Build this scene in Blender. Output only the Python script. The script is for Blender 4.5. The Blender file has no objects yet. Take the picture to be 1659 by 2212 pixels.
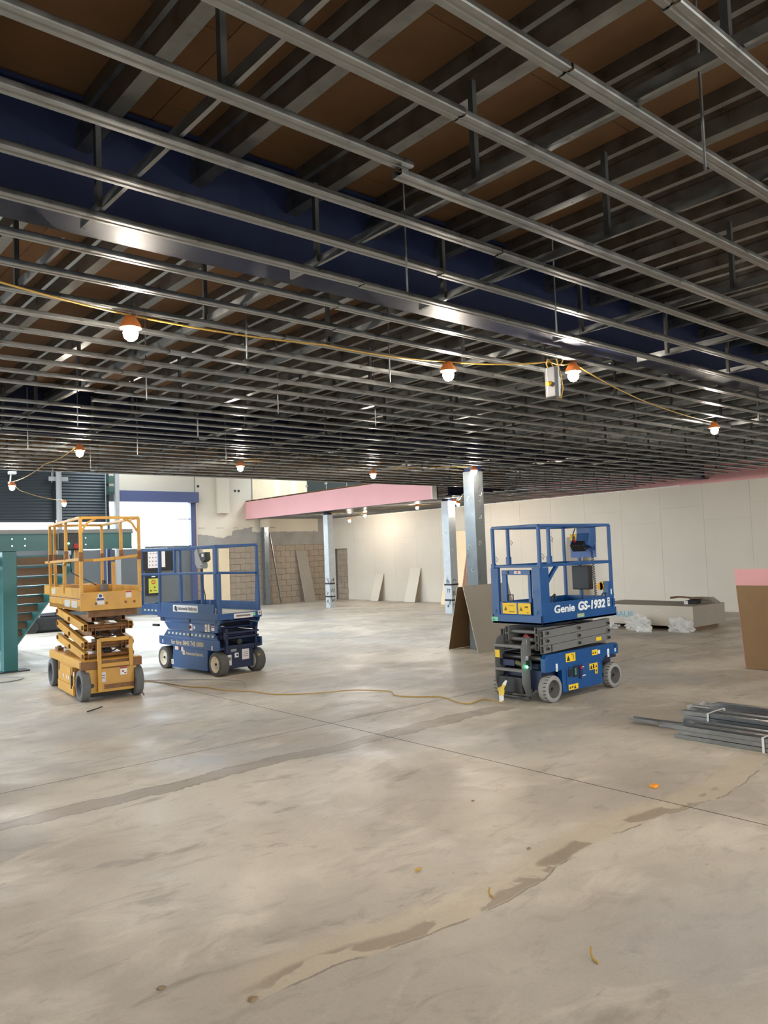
import bpy, bmesh, math, random
from mathutils import Vector, Matrix, noise
rnd = random.Random(7)
C = bpy.context.scene.collection
sc = bpy.context.scene

# ------------------------------------------------------------------ camera
cam_d = bpy.data.cameras.new('camera'); cam = bpy.data.objects.new('camera', cam_d); C.objects.link(cam)
Rr, Ru, Rf = (0.75756, -0.65167, -0.03793), (-0.00537, -0.06433, 0.99791), (0.65275, 0.75577, 0.05224)
mw = Matrix.Identity(4)
for i in range(3):
    mw[i][0], mw[i][1], mw[i][2] = Rr[i], Ru[i], -Rf[i]
mw[2][3] = 1.8
cam.matrix_world = mw
cam_d.sensor_width = 36; cam_d.lens = 27.447; cam_d.clip_start = 0.05; cam_d.clip_end = 300
sc.camera = cam

# ------------------------------------------------------------------ light and exposure
sc.view_settings.view_transform = 'Standard'; sc.view_settings.look = 'None'
sc.view_settings.gamma = 1.0; sc.view_settings.use_curve_mapping = False
sc.view_settings.exposure = 0.17
SKY = 11.0
LAMP = 720.0
w = bpy.data.worlds.new('overcast_sky'); sc.world = w; w.use_nodes = True
w.node_tree.nodes['Background'].inputs[0].default_value = (0.80, 0.91, 1.0, 1)
w.node_tree.nodes['Background'].inputs[1].default_value = SKY


def portal(loc, direction, sx, sy):
    d = bpy.data.lights.new('opening_portal', 'AREA'); d.shape = 'RECTANGLE'; d.size = sx; d.size_y = sy
    d.cycles.is_portal = True
    o = bpy.data.objects.new('opening_portal', d); C.objects.link(o); o.location = loc
    o.rotation_euler = Vector(direction).to_track_quat('-Z', 'Y').to_euler()
    return o


# ------------------------------------------------------------------ materials
def lin(c):
    r = []
    for v in c[:3]:
        v /= 255.0
        r.append(v / 12.92 if v <= .04045 else ((v + .055) / 1.055) ** 2.4)
    return (*r, 1.0)


MATS = {}


def mat(name, col, rough=.6, metal=0., var=.0, vscale=6., bump=0., bscale=40., spec=.5, col2=None, emit=None, alpha=None, trans=0., stretch=None, rvar=0.):
    if name in MATS:
        return MATS[name]
    m = bpy.data.materials.new(name); m.use_nodes = True
    nt = m.node_tree; N = nt.nodes; L = nt.links; b = N['Principled BSDF']
    b.inputs['Roughness'].default_value = rough; b.inputs['Metallic'].default_value = metal
    b.inputs['Specular IOR Level'].default_value = spec
    c = lin(col); b.inputs['Base Color'].default_value = c
    if trans: b.inputs['Transmission Weight'].default_value = trans
    if alpha is not None: b.inputs['Alpha'].default_value = alpha
    if emit:
        b.inputs['Emission Color'].default_value = lin(emit[0]); b.inputs['Emission Strength'].default_value = emit[1]
    if var or bump or col2 or rvar:
        tc = N.new('ShaderNodeTexCoord'); src = tc.outputs['Object']
        if stretch:
            mp = N.new('ShaderNodeMapping'); mp.inputs['Scale'].default_value = stretch; L.new(src, mp.inputs[0]); src = mp.outputs[0]
        n = N.new('ShaderNodeTexNoise'); n.inputs['Scale'].default_value = vscale; n.inputs['Detail'].default_value = 5; L.new(src, n.inputs['Vector'])
        if var or col2:
            rp = N.new('ShaderNodeValToRGB'); rp.color_ramp.elements[0].position = .3; rp.color_ramp.elements[1].position = .7
            if col2:
                rp.color_ramp.elements[0].color = c; rp.color_ramp.elements[1].color = lin(col2)
            else:
                rp.color_ramp.elements[0].color = (*[v * (1 - var) for v in c[:3]], 1)
                rp.color_ramp.elements[1].color = (*[min(1, v * (1 + var)) for v in c[:3]], 1)
            L.new(n.outputs['Fac'], rp.inputs[0]); L.new(rp.outputs[0], b.inputs['Base Color'])
        if rvar:
            mr = N.new('ShaderNodeMapRange'); mr.inputs[1].default_value = .3; mr.inputs[2].default_value = .7
            mr.inputs[3].default_value = rough - rvar; mr.inputs[4].default_value = rough + rvar
            L.new(n.outputs['Fac'], mr.inputs[0]); L.new(mr.outputs[0], b.inputs['Roughness'])
        if bump:
            n2 = N.new('ShaderNodeTexNoise'); n2.inputs['Scale'].default_value = bscale; L.new(src, n2.inputs['Vector'])
            bp = N.new('ShaderNodeBump'); bp.inputs['Strength'].default_value = bump; bp.inputs['Distance'].default_value = .01
            L.new(n2.outputs['Fac'], bp.inputs['Height']); L.new(bp.outputs[0], b.inputs['Normal'])
    MATS[name] = m
    return m


def floor_material():
    m = bpy.data.materials.new('concrete_floor'); m.use_nodes = True
    nt = m.node_tree; N = nt.nodes; L = nt.links; b = N['Principled BSDF']

    def val(x): return x

    def mth(op, a, c=None, d=None, clamp=False):
        n = N.new('ShaderNodeMath'); n.operation = op; n.use_clamp = clamp
        for i, v in enumerate((a, c, d)):
            if v is None: continue
            if isinstance(v, (int, float)): n.inputs[i].default_value = v
            else: L.new(v, n.inputs[i])
        return n.outputs[0]

    def sstep(x, a, c):
        n = N.new('ShaderNodeMapRange'); n.interpolation_type = 'SMOOTHSTEP'
        L.new(x, n.inputs[0]); n.inputs[1].default_value = a; n.inputs[2].default_value = c
        return n.outputs[0]

    def noi(scale, detail=4, stretch=(1, 1, 1), rough=.5, dist=0., off=0.):
        mp = N.new('ShaderNodeMapping'); mp.inputs['Scale'].default_value = stretch; mp.inputs['Location'].default_value = (off, off, 0)
        L.new(geo, mp.inputs[0])
        n = N.new('ShaderNodeTexNoise'); n.inputs['Scale'].default_value = scale; n.inputs['Detail'].default_value = detail
        n.inputs['Roughness'].default_value = rough; n.inputs['Distortion'].default_value = dist
        L.new(mp.outputs[0], n.inputs['Vector']); return n.outputs['Fac']

    def mix(f, a, c):
        n = N.new('ShaderNodeMix'); n.data_type = 'RGBA'; n.clamp_factor = True
        if isinstance(f, (int, float)): n.inputs[0].default_value = f
        else: L.new(f, n.inputs[0])
        for k, v in ((6, a), (7, c)):
            if isinstance(v, tuple): n.inputs[k].default_value = v
            else: L.new(v, n.inputs[k])
        return n.outputs[2]
    tc = N.new('ShaderNodeTexCoord'); geo = tc.outputs['Object']
    sx = N.new('ShaderNodeSeparateXYZ'); L.new(geo, sx.inputs[0]); X, Y = sx.outputs[0], sx.outputs[1]
    base = mix(sstep(noi(.55, 5, (1, 1, 1), .6, .4), .36, .66), lin((174, 164, 150)), lin((205, 195, 178)))
    # pale cloudy patches and darker trowel blotches pulled along the X direction of the pour
    pale = sstep(noi(1.7, 6, (.75, 1.25, 1), .6, .8, 3.1), .52, .72)
    base = mix(mth('MULTIPLY', pale, .55), base, lin((224, 213, 195)))
    dark = sstep(noi(2.3, 6, (.6, 1.5, 1), .62, .6, 9.7), .575, .70)
    base = mix(mth('MULTIPLY', dark, .55), base, lin((124, 112, 98)))
    spots = sstep(noi(7, 3, (.6, 1.5, 1), .5, .2, 21.), .68, .76)
    base = mix(mth('MULTIPLY', spots, .45), base, lin((112, 100, 88)))
    mott = sstep(noi(4.2, 6, (.7, 1.3, 1), .68, .9, 41.), .5, .68)
    base = mix(mth('MULTIPLY', mott, .30), base, lin((132, 121, 107)))
    cool = sstep(noi(.4, 3, (1, 1, 1), .5, .3, 33.), .5, .68)
    base = mix(mth('MULTIPLY', cool, .35), base, lin((160, 162, 166)))
    # a brown troweled filler strip beside the joint
    wob = mth('MULTIPLY', mth('SUBTRACT', noi(1.2, 5, (1, 1, 1), .65, 0, 5.), .5), .38)
    dy = mth('ABSOLUTE', mth('ADD', mth('SUBTRACT', Y, 5.97), wob))
    hw = mth('MULTIPLY_ADD', noi(.8, 2, (1, 1, 1), .5, 0, 50.), .16, .03)
    rib = mth('MULTIPLY', sstep(mth('SUBTRACT', hw, dy), -.012, .012), mth('MULTIPLY', sstep(X, .2, 1.4), mth('SUBTRACT', 1, sstep(X, 6.75, 6.95))))
    base = mix(mth('MULTIPLY', rib, .55), base, lin((126, 112, 98)))
    edge = mth('MULTIPLY', mth('SUBTRACT', 1, sstep(mth('ABSOLUTE', mth('SUBTRACT', hw, dy)), .004, .016)), mth('MULTIPLY', sstep(X, .2, 1.4), mth('SUBTRACT', 1, sstep(X, 6.75, 6.95))))
    base = mix(mth('MULTIPLY', edge, .5), base, lin((104, 92, 80)))
    # pale sandy skim that swings along Y = 2.9 in scallops with a dark crack at its near edge
    sc_ = mth('MULTIPLY', mth('SINE', mth('MULTIPLY', X, 2.6)), .07)
    yy = mth('ADD', mth('ADD', mth('SUBTRACT', Y, 2.80), sc_), mth('MULTIPLY', mth('SUBTRACT', noi(1.6, 5, (1, 1, 1), .6, 0, 71.), .5), .16))
    span = mth('MULTIPLY', sstep(X, 1.5, 1.9), mth('SUBTRACT', 1, sstep(X, 6.9, 7.6)))
    skim = mth('MULTIPLY', mth('MULTIPLY', sstep(yy, -.012, .012), mth('SUBTRACT', 1, sstep(yy, .16, .34))), span)
    base = mix(mth('MULTIPLY', skim, .55), base, lin((198, 182, 154)))
    crack = mth('MULTIPLY', mth('SUBTRACT', 1, sstep(mth('ABSOLUTE', yy), .002, .011)), mth('MULTIPLY', span, sstep(noi(3, 2, (1, 1, 1), .5, 0, 77.), .42, .5)))
    base = mix(mth('MULTIPLY', crack, .65), base, lin((98, 84, 68)))
    pat = mth('MULTIPLY', mth('MULTIPLY', sstep(noi(1.9, 4, (.7, 1, 1), .55, .3, 88.), .52, .545), sstep(yy, .0, .02)), mth('MULTIPLY', mth('SUBTRACT', 1, sstep(yy, .1, .14)), span))
    base = mix(mth('MULTIPLY', pat, .7), base, lin((138, 120, 102)))
    fine = noi(55, 3, (1, 1, 1), .6)
    base = mix(mth('MULTIPLY', sstep(fine, .35, .75), .12), base, lin((120, 110, 98)))
    L.new(base, b.inputs['Base Color'])
    rg = N.new('ShaderNodeMapRange'); L.new(noi(1.1, 5, (1, 1, 1), .6, .4, 14.), rg.inputs[0])
    rg.inputs[1].default_value = .35; rg.inputs[2].default_value = .68; rg.inputs[3].default_value = .34; rg.inputs[4].default_value = .68
    L.new(rg.outputs[0], b.inputs['Roughness']); b.inputs['Specular IOR Level'].default_value = .45
    bp = N.new('ShaderNodeBump'); bp.inputs['Strength'].default_value = .25; bp.inputs['Distance'].default_value = .012
    L.new(noi(5, 6, (1, 1, 1), .65, .2, 2.), bp.inputs['Height']); L.new(bp.outputs[0], b.inputs['Normal'])
    return m


M = dict(
    floor=floor_material(),
    gap=mat('joint_dirt', (46, 40, 34), .95),
    wallboard=mat('plasterboard_ivory', (206, 198, 184), .85, var=.03, vscale=1.2),
    skim=mat('white_skim', (202, 191, 172), .8, var=.03, vscale=1.5),
    render=mat('grey_render', (150, 145, 138), .9, var=.1, vscale=2.5, bump=.2, bscale=20),
    block=mat('concrete_block', (158, 143, 126), .95, var=.12, vscale=3, bump=.5, bscale=60),
    mortar=mat('mortar', (112, 104, 95), .95),
    cream=mat('cream_board', (226, 206, 172), .85, var=.04, vscale=2),
    tape=mat('joint_tape', (232, 222, 204), .8),
    pink=mat('pink_fire_board', (216, 160, 160), .8, var=.02, vscale=1),
    brownboard=mat('brown_paper_board', (132, 104, 72), .8, var=.05, vscale=3),
    greyboard=mat('grey_paper_board', (150, 141, 128), .8, var=.04, vscale=3),
    core=mat('gypsum_core', (222, 212, 196), .85),
    deck=mat('chipboard_deck', (100, 70, 40), .85, var=.14, vscale=3, bump=.15, bscale=90),
    galv=mat('galvanised_steel', (146, 147, 146), .36, .9, var=.12, vscale=14, rvar=.10),
    galvdull=mat('dull_galvanised_steel', (84, 84, 82), .5, .75, var=.18, vscale=7, rvar=.1),
    joist=mat('galvanised_joist', (134, 134, 131), .36, .92, var=.2, vscale=9, rvar=.1),
    navy=mat('navy_beam_paint', (18, 26, 54), .5, 0, var=.12, vscale=4, rvar=.08, spec=.3),
    colwrap=mat('column_casing', (124, 131, 135), .36, .75, var=.10, vscale=5, rvar=.12),
    glue=mat('adhesive_swirl', (214, 216, 212), .5),
    darktape=mat('dark_smear', (52, 50, 48), .7),
    black=mat('black_plastic', (22, 22, 24), .5), rubber=mat('black_rubber', (34, 33, 32), .8),
    white=mat('white_label', (226, 226, 222), .6), paper=mat('paper', (218, 208, 204), .8),
    yellow=mat('yellow_label', (232, 190, 24), .55), yplug=mat('yellow_plug', (222, 190, 70), .5),
    red=mat('red_paint', (168, 30, 34), .5), green=mat('green_label', (120, 205, 165), .5),
    ycable=mat('yellow_cable', (176, 138, 58), .6), gcable=mat('grey_cable', (140, 142, 145), .5),
    teal=mat('teal_steel_paint', (52, 114, 114), .35, var=.08, vscale=3), tread=mat('wooden_tread', (126, 98, 74), .7, var=.12, vscale=5, stretch=(1, 8, 8)),
    shutter=mat('charcoal_shutter', (46, 52, 56), .35, .3), panel=mat('grey_hoarding', (92, 96, 98), .55, var=.05, vscale=2),
    bluetrim=mat('blue_powder_coat', (72, 78, 112), .45), postgrey=mat('grey_post', (150, 150, 148), .5),
    glass=mat('tinted_glass', (120, 150, 145), .05, trans=.85, spec=.5),
    steel=mat('bright_steel', (205, 205, 205), .25, .95),
    led=mat('green_led', (60, 255, 150), .4, emit=((80, 255, 160), 12)),
    bulb=mat('lamp_bulb', (255, 240, 220), .4, emit=((255, 243, 226), LAMP)),
    cage=mat('orange_lamp_holder', (190, 108, 52), .5),
    wrap=mat('polythene_wrap', (232, 230, 226), .25, trans=.2, bump=.4, bscale=14),
    roof=mat('roof_sheet', (112, 112, 112), .7),
)
GB = mat('lift_blue_paint', (5, 70, 126), .4, var=.07, vscale=8, rvar=.06)
GG = mat('lift_grey_paint', (108, 106, 102), .5, var=.06, vscale=10)
GT = mat('grey_tyre', (142, 138, 132), .85, var=.08, vscale=14)
GH = mat('wheel_hub_grey', (74, 68, 64), .7)
OR = mat('amber_lift_paint', (194, 142, 48), .42, var=.12, vscale=5, rvar=.08)
OD = mat('worn_amber_paint', (120, 78, 34), .6, var=.3, vscale=9)
OH = mat('dark_hub', (40, 40, 42), .6)
OT = mat('dark_tyre', (98, 97, 95), .85, var=.1, vscale=12)
SB = mat('dusty_blue_paint', (40, 76, 124), .45, var=.14, vscale=7, rvar=.08)
SD = mat('dark_blue_paint', (24, 34, 66), .5, var=.15, vscale=8)
ST = mat('sooty_tyre', (84, 82, 78), .85, var=.1, vscale=12)
SH = mat('cream_wheel', (216, 206, 184), .6, var=.05, vscale=8)
TAN = mat('tan_lettering', (200, 180, 140), .6)


# ------------------------------------------------------------------ mesh helpers
class B:
    def __init__(s): s.v = []; s.f = []; s.mi = []; s.m = 0; s.sm = []

    def add(s, vs, fs, smooth=False):
        k = len(s.v); s.v += [tuple(v) for v in vs]
        for f in fs: s.f.append([k + i for i in f]); s.mi.append(s.m); s.sm.append(smooth)
        return s

    def box(s, x0, x1, y0, y1, z0, z1, mtx=None):
        x0, x1 = min(x0, x1), max(x0, x1); y0, y1 = min(y0, y1), max(y0, y1); z0, z1 = min(z0, z1), max(z0, z1)
        vs = [Vector((x, y, z)) for x in (x0, x1) for y in (y0, y1) for z in (z0, z1)]
        if mtx: vs = [mtx @ v for v in vs]
        return s.add(vs, [(0, 1, 3, 2), (4, 6, 7, 5), (0, 4, 5, 1), (2, 3, 7, 6), (0, 2, 6, 4), (1, 5, 7, 3)])

    def bar(s, p0, p1, wd, ht, up=(0, 0, 1)):
        p0, p1 = Vector(p0), Vector(p1); d = (p1 - p0).normalized(); up = Vector(up)
        if abs(d.dot(up)) > .98: up = Vector((1, 0, 0))
        sd = d.cross(up).normalized(); u = sd.cross(d)
        vs = []
        for p in (p0, p1):
            for a, c in ((-1, -1), (1, -1), (1, 1), (-1, 1)): vs.append(p + sd * a * wd / 2 + u * c * ht / 2)
        return s.add(vs, [(3, 2, 1, 0), (4, 5, 6, 7)] + [(i, (i + 1) % 4, 4 + (i + 1) % 4, 4 + i) for i in range(4)])

    def tubebar(s, p0, p1, wd, ht, t, up=(0, 0, 1)):       # open ended rectangular hollow section
        p0, p1 = Vector(p0), Vector(p1); d = (p1 - p0).normalized(); up = Vector(up)
        sd = d.cross(up).normalized(); u = sd.cross(d); vs = []
        for p in (p0, p1):
            for e in (0, t):
                for a, c in ((-1, -1), (1, -1), (1, 1), (-1, 1)): vs.append(p + sd * a * (wd / 2 - e) + u * c * (ht / 2 - e))
        fs = []
        for i in range(4):
            j = (i + 1) % 4
            fs += [(i, j, 8 + j, 8 + i), (4 + j, 4 + i, 12 + i, 12 + j), (j, i, 4 + i, 4 + j), (8 + i, 8 + j, 12 + j, 12 + i)]
        return s.add(vs, fs)

    def cyl(s, p0, p1, r, n=12, r2=None):
        p0, p1 = Vector(p0), Vector(p1); d = (p1 - p0).normalized()
        a = d.orthogonal().normalized(); c = d.cross(a); r2 = r if r2 is None else r2; vs = []
        for p, q in ((p0, r), (p1, r2)):
            for i in range(n):
                t = 2 * math.pi * i / n; vs.append(p + a * q * math.cos(t) + c * q * math.sin(t))
        s.add(vs, [(i, (i + 1) % n, n + (i + 1) % n, n + i) for i in range(n)], True)
        return s.add(vs, [tuple(range(n - 1, -1, -1)), tuple(range(n, 2 * n))])

    def tube(s, pts, r, n=6, closed=False):
        pts = [Vector(p) for p in pts]; vs = []; K = len(pts); a = None
        for i, p in enumerate(pts):
            d = (pts[min(i + 1, K - 1)] - pts[max(i - 1, 0)]).normalized()
            if a is None: a = d.orthogonal().normalized()
            a = (a - d * a.dot(d)).normalized(); c = d.cross(a)
            for j in range(n):
                t = 2 * math.pi * j / n; vs.append(p + a * r * math.cos(t) + c * r * math.sin(t))
        fs = []
        for i in range(K - 1):
            for j in range(n): fs.append((i * n + j, i * n + (j + 1) % n, (i + 1) * n + (j + 1) % n, (i + 1) * n + j))
        s.add(vs, fs, True)
        return s.add(vs, [tuple(range(n - 1, -1, -1)), tuple(range((K - 1) * n, K * n))])

    def prism(s, poly, plane, a, b):                         # polygon in a plane ('xz','yz','xy') extruded from a to b
        def P(u, v, t): return {'xz': (u, t, v), 'yz': (t, u, v), 'xy': (u, v, t)}[plane]
        n = len(poly); vs = [P(u, v, a) for u, v in poly] + [P(u, v, b) for u, v in poly]
        return s.add(vs, [tuple(range(n - 1, -1, -1)), tuple(range(n, 2 * n))] + [(i, (i + 1) % n, n + (i + 1) % n, n + i) for i in range(n)])

    def strip(s, poly, plane, a, b, close=True):             # thin folded sheet (polyline already closed) extruded, end caps as quads
        def P(u, v, t): return {'xz': (u, t, v), 'yz': (t, u, v), 'xy': (u, v, t)}[plane]
        n = len(poly); vs = [P(u, v, a) for u, v in poly] + [P(u, v, b) for u, v in poly]; h = n // 2
        fs = [(i, (i + 1) % n, n + (i + 1) % n, n + i) for i in range(n)]
        for i in range(h - 1):
            q = (i, i + 1, n - 2 - i, n - 1 - i); fs += [q[::-1], tuple(n + k for k in q)]
        return s.add(vs, fs)

    def lathe(s, prof, o, ax, n=24, smooth=True):            # prof: (radius, along axis)
        o = Vector(o); d = Vector(ax).normalized(); a = d.orthogonal().normalized(); c = d.cross(a); vs = []; K = len(prof)
        for r, h in prof:
            for i in range(n):
                t = 2 * math.pi * i / n; vs.append(o + d * h + a * r * math.cos(t) + c * r * math.sin(t))
        fs = []
        for k in range(K - 1):
            for i in range(n): fs.append((k * n + i, k * n + (i + 1) % n, (k + 1) * n + (i + 1) % n, (k + 1) * n + i))
        return s.add(vs, fs, smooth)

    def mesh(s, name, mats):
        me = bpy.data.meshes.new(name); me.from_pydata(s.v, [], s.f)
        if not isinstance(mats, (list, tuple)): mats = [mats]
        for m in mats: me.materials.append(m)
        me.polygons.foreach_set('material_index', s.mi); me.polygons.foreach_set('use_smooth', s.sm)
        bm = bmesh.new(); bm.from_mesh(me); bmesh.ops.recalc_face_normals(bm, faces=bm.faces); bm.to_mesh(me); bm.free()
        me.update(); return me

    def done(s, name, mats, parent=None, **kw): return link(name, s.mesh(name, mats), parent, **kw)


def link(name, me, parent=None, loc=None, rot=None, label=None, cat=None, group=None, kind=None, bevel=0):
    o = bpy.data.objects.new(name, me); C.objects.link(o)
    if parent: o.parent = parent
    if loc: o.location = loc
    if rot: o.rotation_euler = rot
    if label: o['label'] = label
    if cat: o['category'] = cat
    if group: o['group'] = group
    if kind: o['kind'] = kind
    if bevel:
        b = o.modifiers.new('bevel', 'BEVEL'); b.width = bevel; b.segments = 2; b.limit_method = 'ANGLE'
    return o


def thing(name, label, cat, loc=(0, 0, 0), rz=0., group=None):
    return link(name, None, None, loc, (0, 0, rz), label, cat, group)


def struct(name, loc=(0, 0, 0)): return link(name, None, loc=loc, kind='structure')


def copy_tree(o, parent=None):
    c = o.copy(); C.objects.link(c)
    if parent: c.parent = parent
    for ch in list(o.children): copy_tree(ch, c)
    return c


def sheet(poly, t):
    n = len(poly); out = []
    for i, p in enumerate(poly):
        a = Vector(poly[max(i - 1, 0)]); b = Vector(poly[min(i + 1, n - 1)]); d = (b - a).normalized()
        out.append((p[0] - d.y * t, p[1] + d.x * t))
    return list(poly) + out[::-1]


def text(parent, name, s, face, u, v, d, size, m, bold=.0, shear=0., depth=.0015, width=None):
    cu = bpy.data.curves.new('lettering', 'FONT'); cu.body = s; cu.size = size; cu.extrude = depth; cu.offset = bold; cu.shear = shear; cu.resolution_u = 3
    t = bpy.data.objects.new('lettering_source', cu); C.objects.link(t)
    dg = bpy.context.evaluated_depsgraph_get(); me = bpy.data.meshes.new_from_object(t.evaluated_get(dg))
    bpy.data.objects.remove(t); me.materials.clear(); me.materials.append(m)
    if width:
        xs = [q.co.x for q in me.vertices]; k = width / (max(xs) - min(xs))
        for q in me.vertices: q.co.x *= k
    rot, loc = {'-y': ((math.pi / 2, 0, 0), (u, d, v)), '+y': ((math.pi / 2, 0, math.pi), (u, d, v)), '-x': ((math.pi / 2, 0, -math.pi / 2), (d, u, v))}[face]
    return link(name, me, parent, loc, rot)


def sticker(parent, name, face, u, v, wd, ht, d, m, icons=(), ink=None, label=None):
    """flat label; u,v centre on the face; icons in label coordinates: ('t',x,y,size) or ('r',x,y,w,h)"""
    b = B()
    sg = {'-y': 1, '+y': -1, '-x': -1}[face]

    def put(b, a0, a1, c0, c1, e0, e1):
        a0, a1 = u + sg * a0, u + sg * a1; c0 += v; c1 += v
        if face == '-x': b.box(d - e1, d - e0, a0, a1, c0, c1)
        elif face == '-y': b.box(a0, a1, d - e1, d - e0, c0, c1)
        else: b.box(a0, a1, d + e0, d + e1, c0, c1)
    put(b, -wd / 2, wd / 2, -ht / 2, ht / 2, 0, .002)
    b.m = 1
    for ic in icons:
        if ic[0] == 'r': put(b, ic[1] - ic[3] / 2, ic[1] + ic[3] / 2, ic[2] - ic[4] / 2, ic[2] + ic[4] / 2, .002, .0026)
        else:
            x, y, z = ic[1:]; P = [(u + sg * (x - z / 2), v + y - z / 2), (u + sg * (x + z / 2), v + y - z / 2), (u + sg * x, v + y + z / 2)]
            if face == '-x': b.prism(P, 'yz', d - .0028, d - .002)
            elif face == '-y': b.prism(P, 'xz', d - .0028, d - .002)
            else: b.prism(P, 'xz', d + .002, d + .0028)
    return b.done(name, [m, ink or M['black']], parent, label=label)


# ------------------------------------------------------------------ room shell
HC = 3.28                                                    # underside of the ceiling channels
WX, WY, GY = 19.3, 25.7, 12.93                               # right wall, far wall, edge of the grid at the double-height void
PX = 15.3                                                    # line of the pink bulkhead
LX, NY = -5.0, -7.0                                          # unseen left wall and wall behind the camera
TOP = 6.2

fl = struct('floor')
B().box(LX - .2, WX + .2, NY - .2, WY + .3, -.25, -.03).done('sub_base', M['gap'], fl)
g = .006
for x0, x1 in ((LX, 5.04 - g), (5.04 + g, WX)):
    for y0, y1 in ((NY, 6.84 - g), (6.84 + g, WY)):
        B().box(x0, x1, y0, y1, -.03, 0).done('floor_slab', M['floor'], fl)
B().box(5.04 - g, 5.04 + g, NY, WY, -.03, -.0008).box(LX, 5.04 - g, 6.84 - g, 6.84 + g, -.03, -.0008).box(5.04 + g, WX, 6.84 - g, 6.84 + g, -.03, -.0008).done('joint_seal', M['gap'], fl)
link('floor_outside', B().box(-60, 60, -60, 80, -.6, -.26).mesh('floor_outside', mat('outside_paving', (150, 148, 142), .9, var=.1, vscale=.4)), kind='structure')

# right wall of ivory plasterboard sheets
wr = struct('wall_right')
B().box(WX + .12, WX + .3, NY - .2, WY + .2, -.2, TOP).done('backing', M['render'], wr)
y = NY; k = 0
sheets = {}
while y < WY - .02:
    y1 = min(y + 1.2, WY)
    cut = 2.33 if k % 2 else 2.7
    if y < 24.6 < y + 1.25: cut = 2.04
    for z0, z1 in ((.003, cut - .0015), (cut + .0015, 3.275)):
        if y > 24.6: continue
        if y + 1.2 > 24.7:
            y1 = 24.68 if z0 < 1 else WY
            if z0 > 1: z0 = 2.04
        B().box(WX - .014 - rnd.random() * .002, WX, y + .0018, y1 - .0018, z0, z1).done('plasterboard_sheet', M['wallboard'], wr)
    y += 1.2; k += 1
B().box(WX - .014, WX, 25.502, WY, .008, 2.038).done('plasterboard_sheet', M['wallboard'], wr)
b = B()
for i in range(12):
    y0 = 1.0 + i * 1.2
    B().box(WX - .03, WX - .012, y0 + .002, y0 + 1.198, 3.262 if i < 8 else 3.285, 3.9).done('pink_sheet', M['pink'], wr)
tr = B().box(WX - .045, WX - .014, 10.4, WY, 3.255, 3.278)
tr.done('trim_1', M['white'], kind='structure')

# far wall: blockwork, grey render, white skim with a ragged lower edge
wb = struct('wall_far')
B().box(13.2, WX + .3, WY + .02, WY + .25, -.2, TOP).done('backing', M['mortar'], wb)
B().box(LX, 13.2, WY + .02, WY + .25, 4.2, TOP).done('upper_wall', M['skim'], wb)
bk = {}
for r in range(10):
    z0 = r * .225; x = 13.2 - (.225 if r % 2 else 0)
    while x < WX:
        a, c = max(x + .006, 13.2), min(x + .444, WX)
        if c - a > .03:
            key = round(c - a, 3)
            if key not in bk: bk[key] = B().box(0, key, -.015, .03, 0, .213).mesh('block', M['block'])
            link('block', bk[key], wb, (a, WY + .01 - rnd.random() * .008, z0 + .006))
        x += .45
B().box(13.2, WX, WY - .004, WY + .02, 2.256, TOP).done('render_band', M['render'], wb)
pts = [(13.24, TOP)]
for i in range(61):
    x = 13.24 + (15.55 - 13.24) * i / 60
    base = 2.72 - .14 * math.exp(-((x - 14.2) / .45) ** 2) + (.16 if x > 14.7 else 0) + (.06 if x > 15.2 else 0)
    pts.append((x, base + .06 * noise.noise((x * 5, 1, 3))))
pts += [(15.55, TOP)]
B().prism(pts, 'xz', WY - .012, WY - .004).done('white_skim', M['skim'], wb)
pts = [(15.55, 3.28)] + [(15.55 + (18.62 - 15.55) * i / 60, 2.78 + .05 * noise.noise((i * .33, 7, 2))) for i in range(61)] + [(18.62, 3.28)]
B().prism(pts, 'xz', WY - .012, WY - .004).done('white_skim', M['skim'], wb)
b = B()
for x0, x1 in ((13.3, 13.6), (14.05, 14.35), (14.75, 14.95), (15.4, 15.6), (16.35, 16.6)):
    for i in range(7):
        xx = x0 + (x1 - x0) * i / 7; b.box(xx, xx + (x1 - x0) / 7 * rnd.uniform(.5, 1), WY - .02, WY - .012, 2.93 + rnd.uniform(-.008, .008), 2.955 + rnd.uniform(-.004, .008))
b.done('torn_plaster_line', M['render'], wb)
for x, z, s in ((13.34, 4.46, .05), (14.85, 4.33, .05), (15.01, 4.33, .05)):
    B().cyl((x, WY - .02, z), (x, WY + .0, z), s, 10).done('wall_hole', M['black'], wb)
B().box(14.07, 14.53, WY - .17, WY - .012, 3.48, TOP).done('boxed_in_duct', M['skim'], wb)
# mezzanine level above the pink bulkhead: cream boards with taped joints, dark room beyond
for x0, x1 in ((15.6, 16.75), (16.755, 17.95), (17.955, 18.25)):
    B().box(x0, x1, WY - .03, WY - .012, 3.92, TOP).done('cream_sheet', M['cream'], wb)
for x in (16.7, 17.5): B().box(x - .09, x + .09, WY - .034, WY - .03, 3.95, TOP).done('joint_tape', M['tape'], wb)
B().box(18.25, 18.36, WY - .08, WY, 3.92, TOP).done('white_frame', M['white'], wb)
B().box(18.36, WX, WY - .05, WY - .03, 3.92, TOP).done('dark_glazing', M['glass'], wb)
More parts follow.
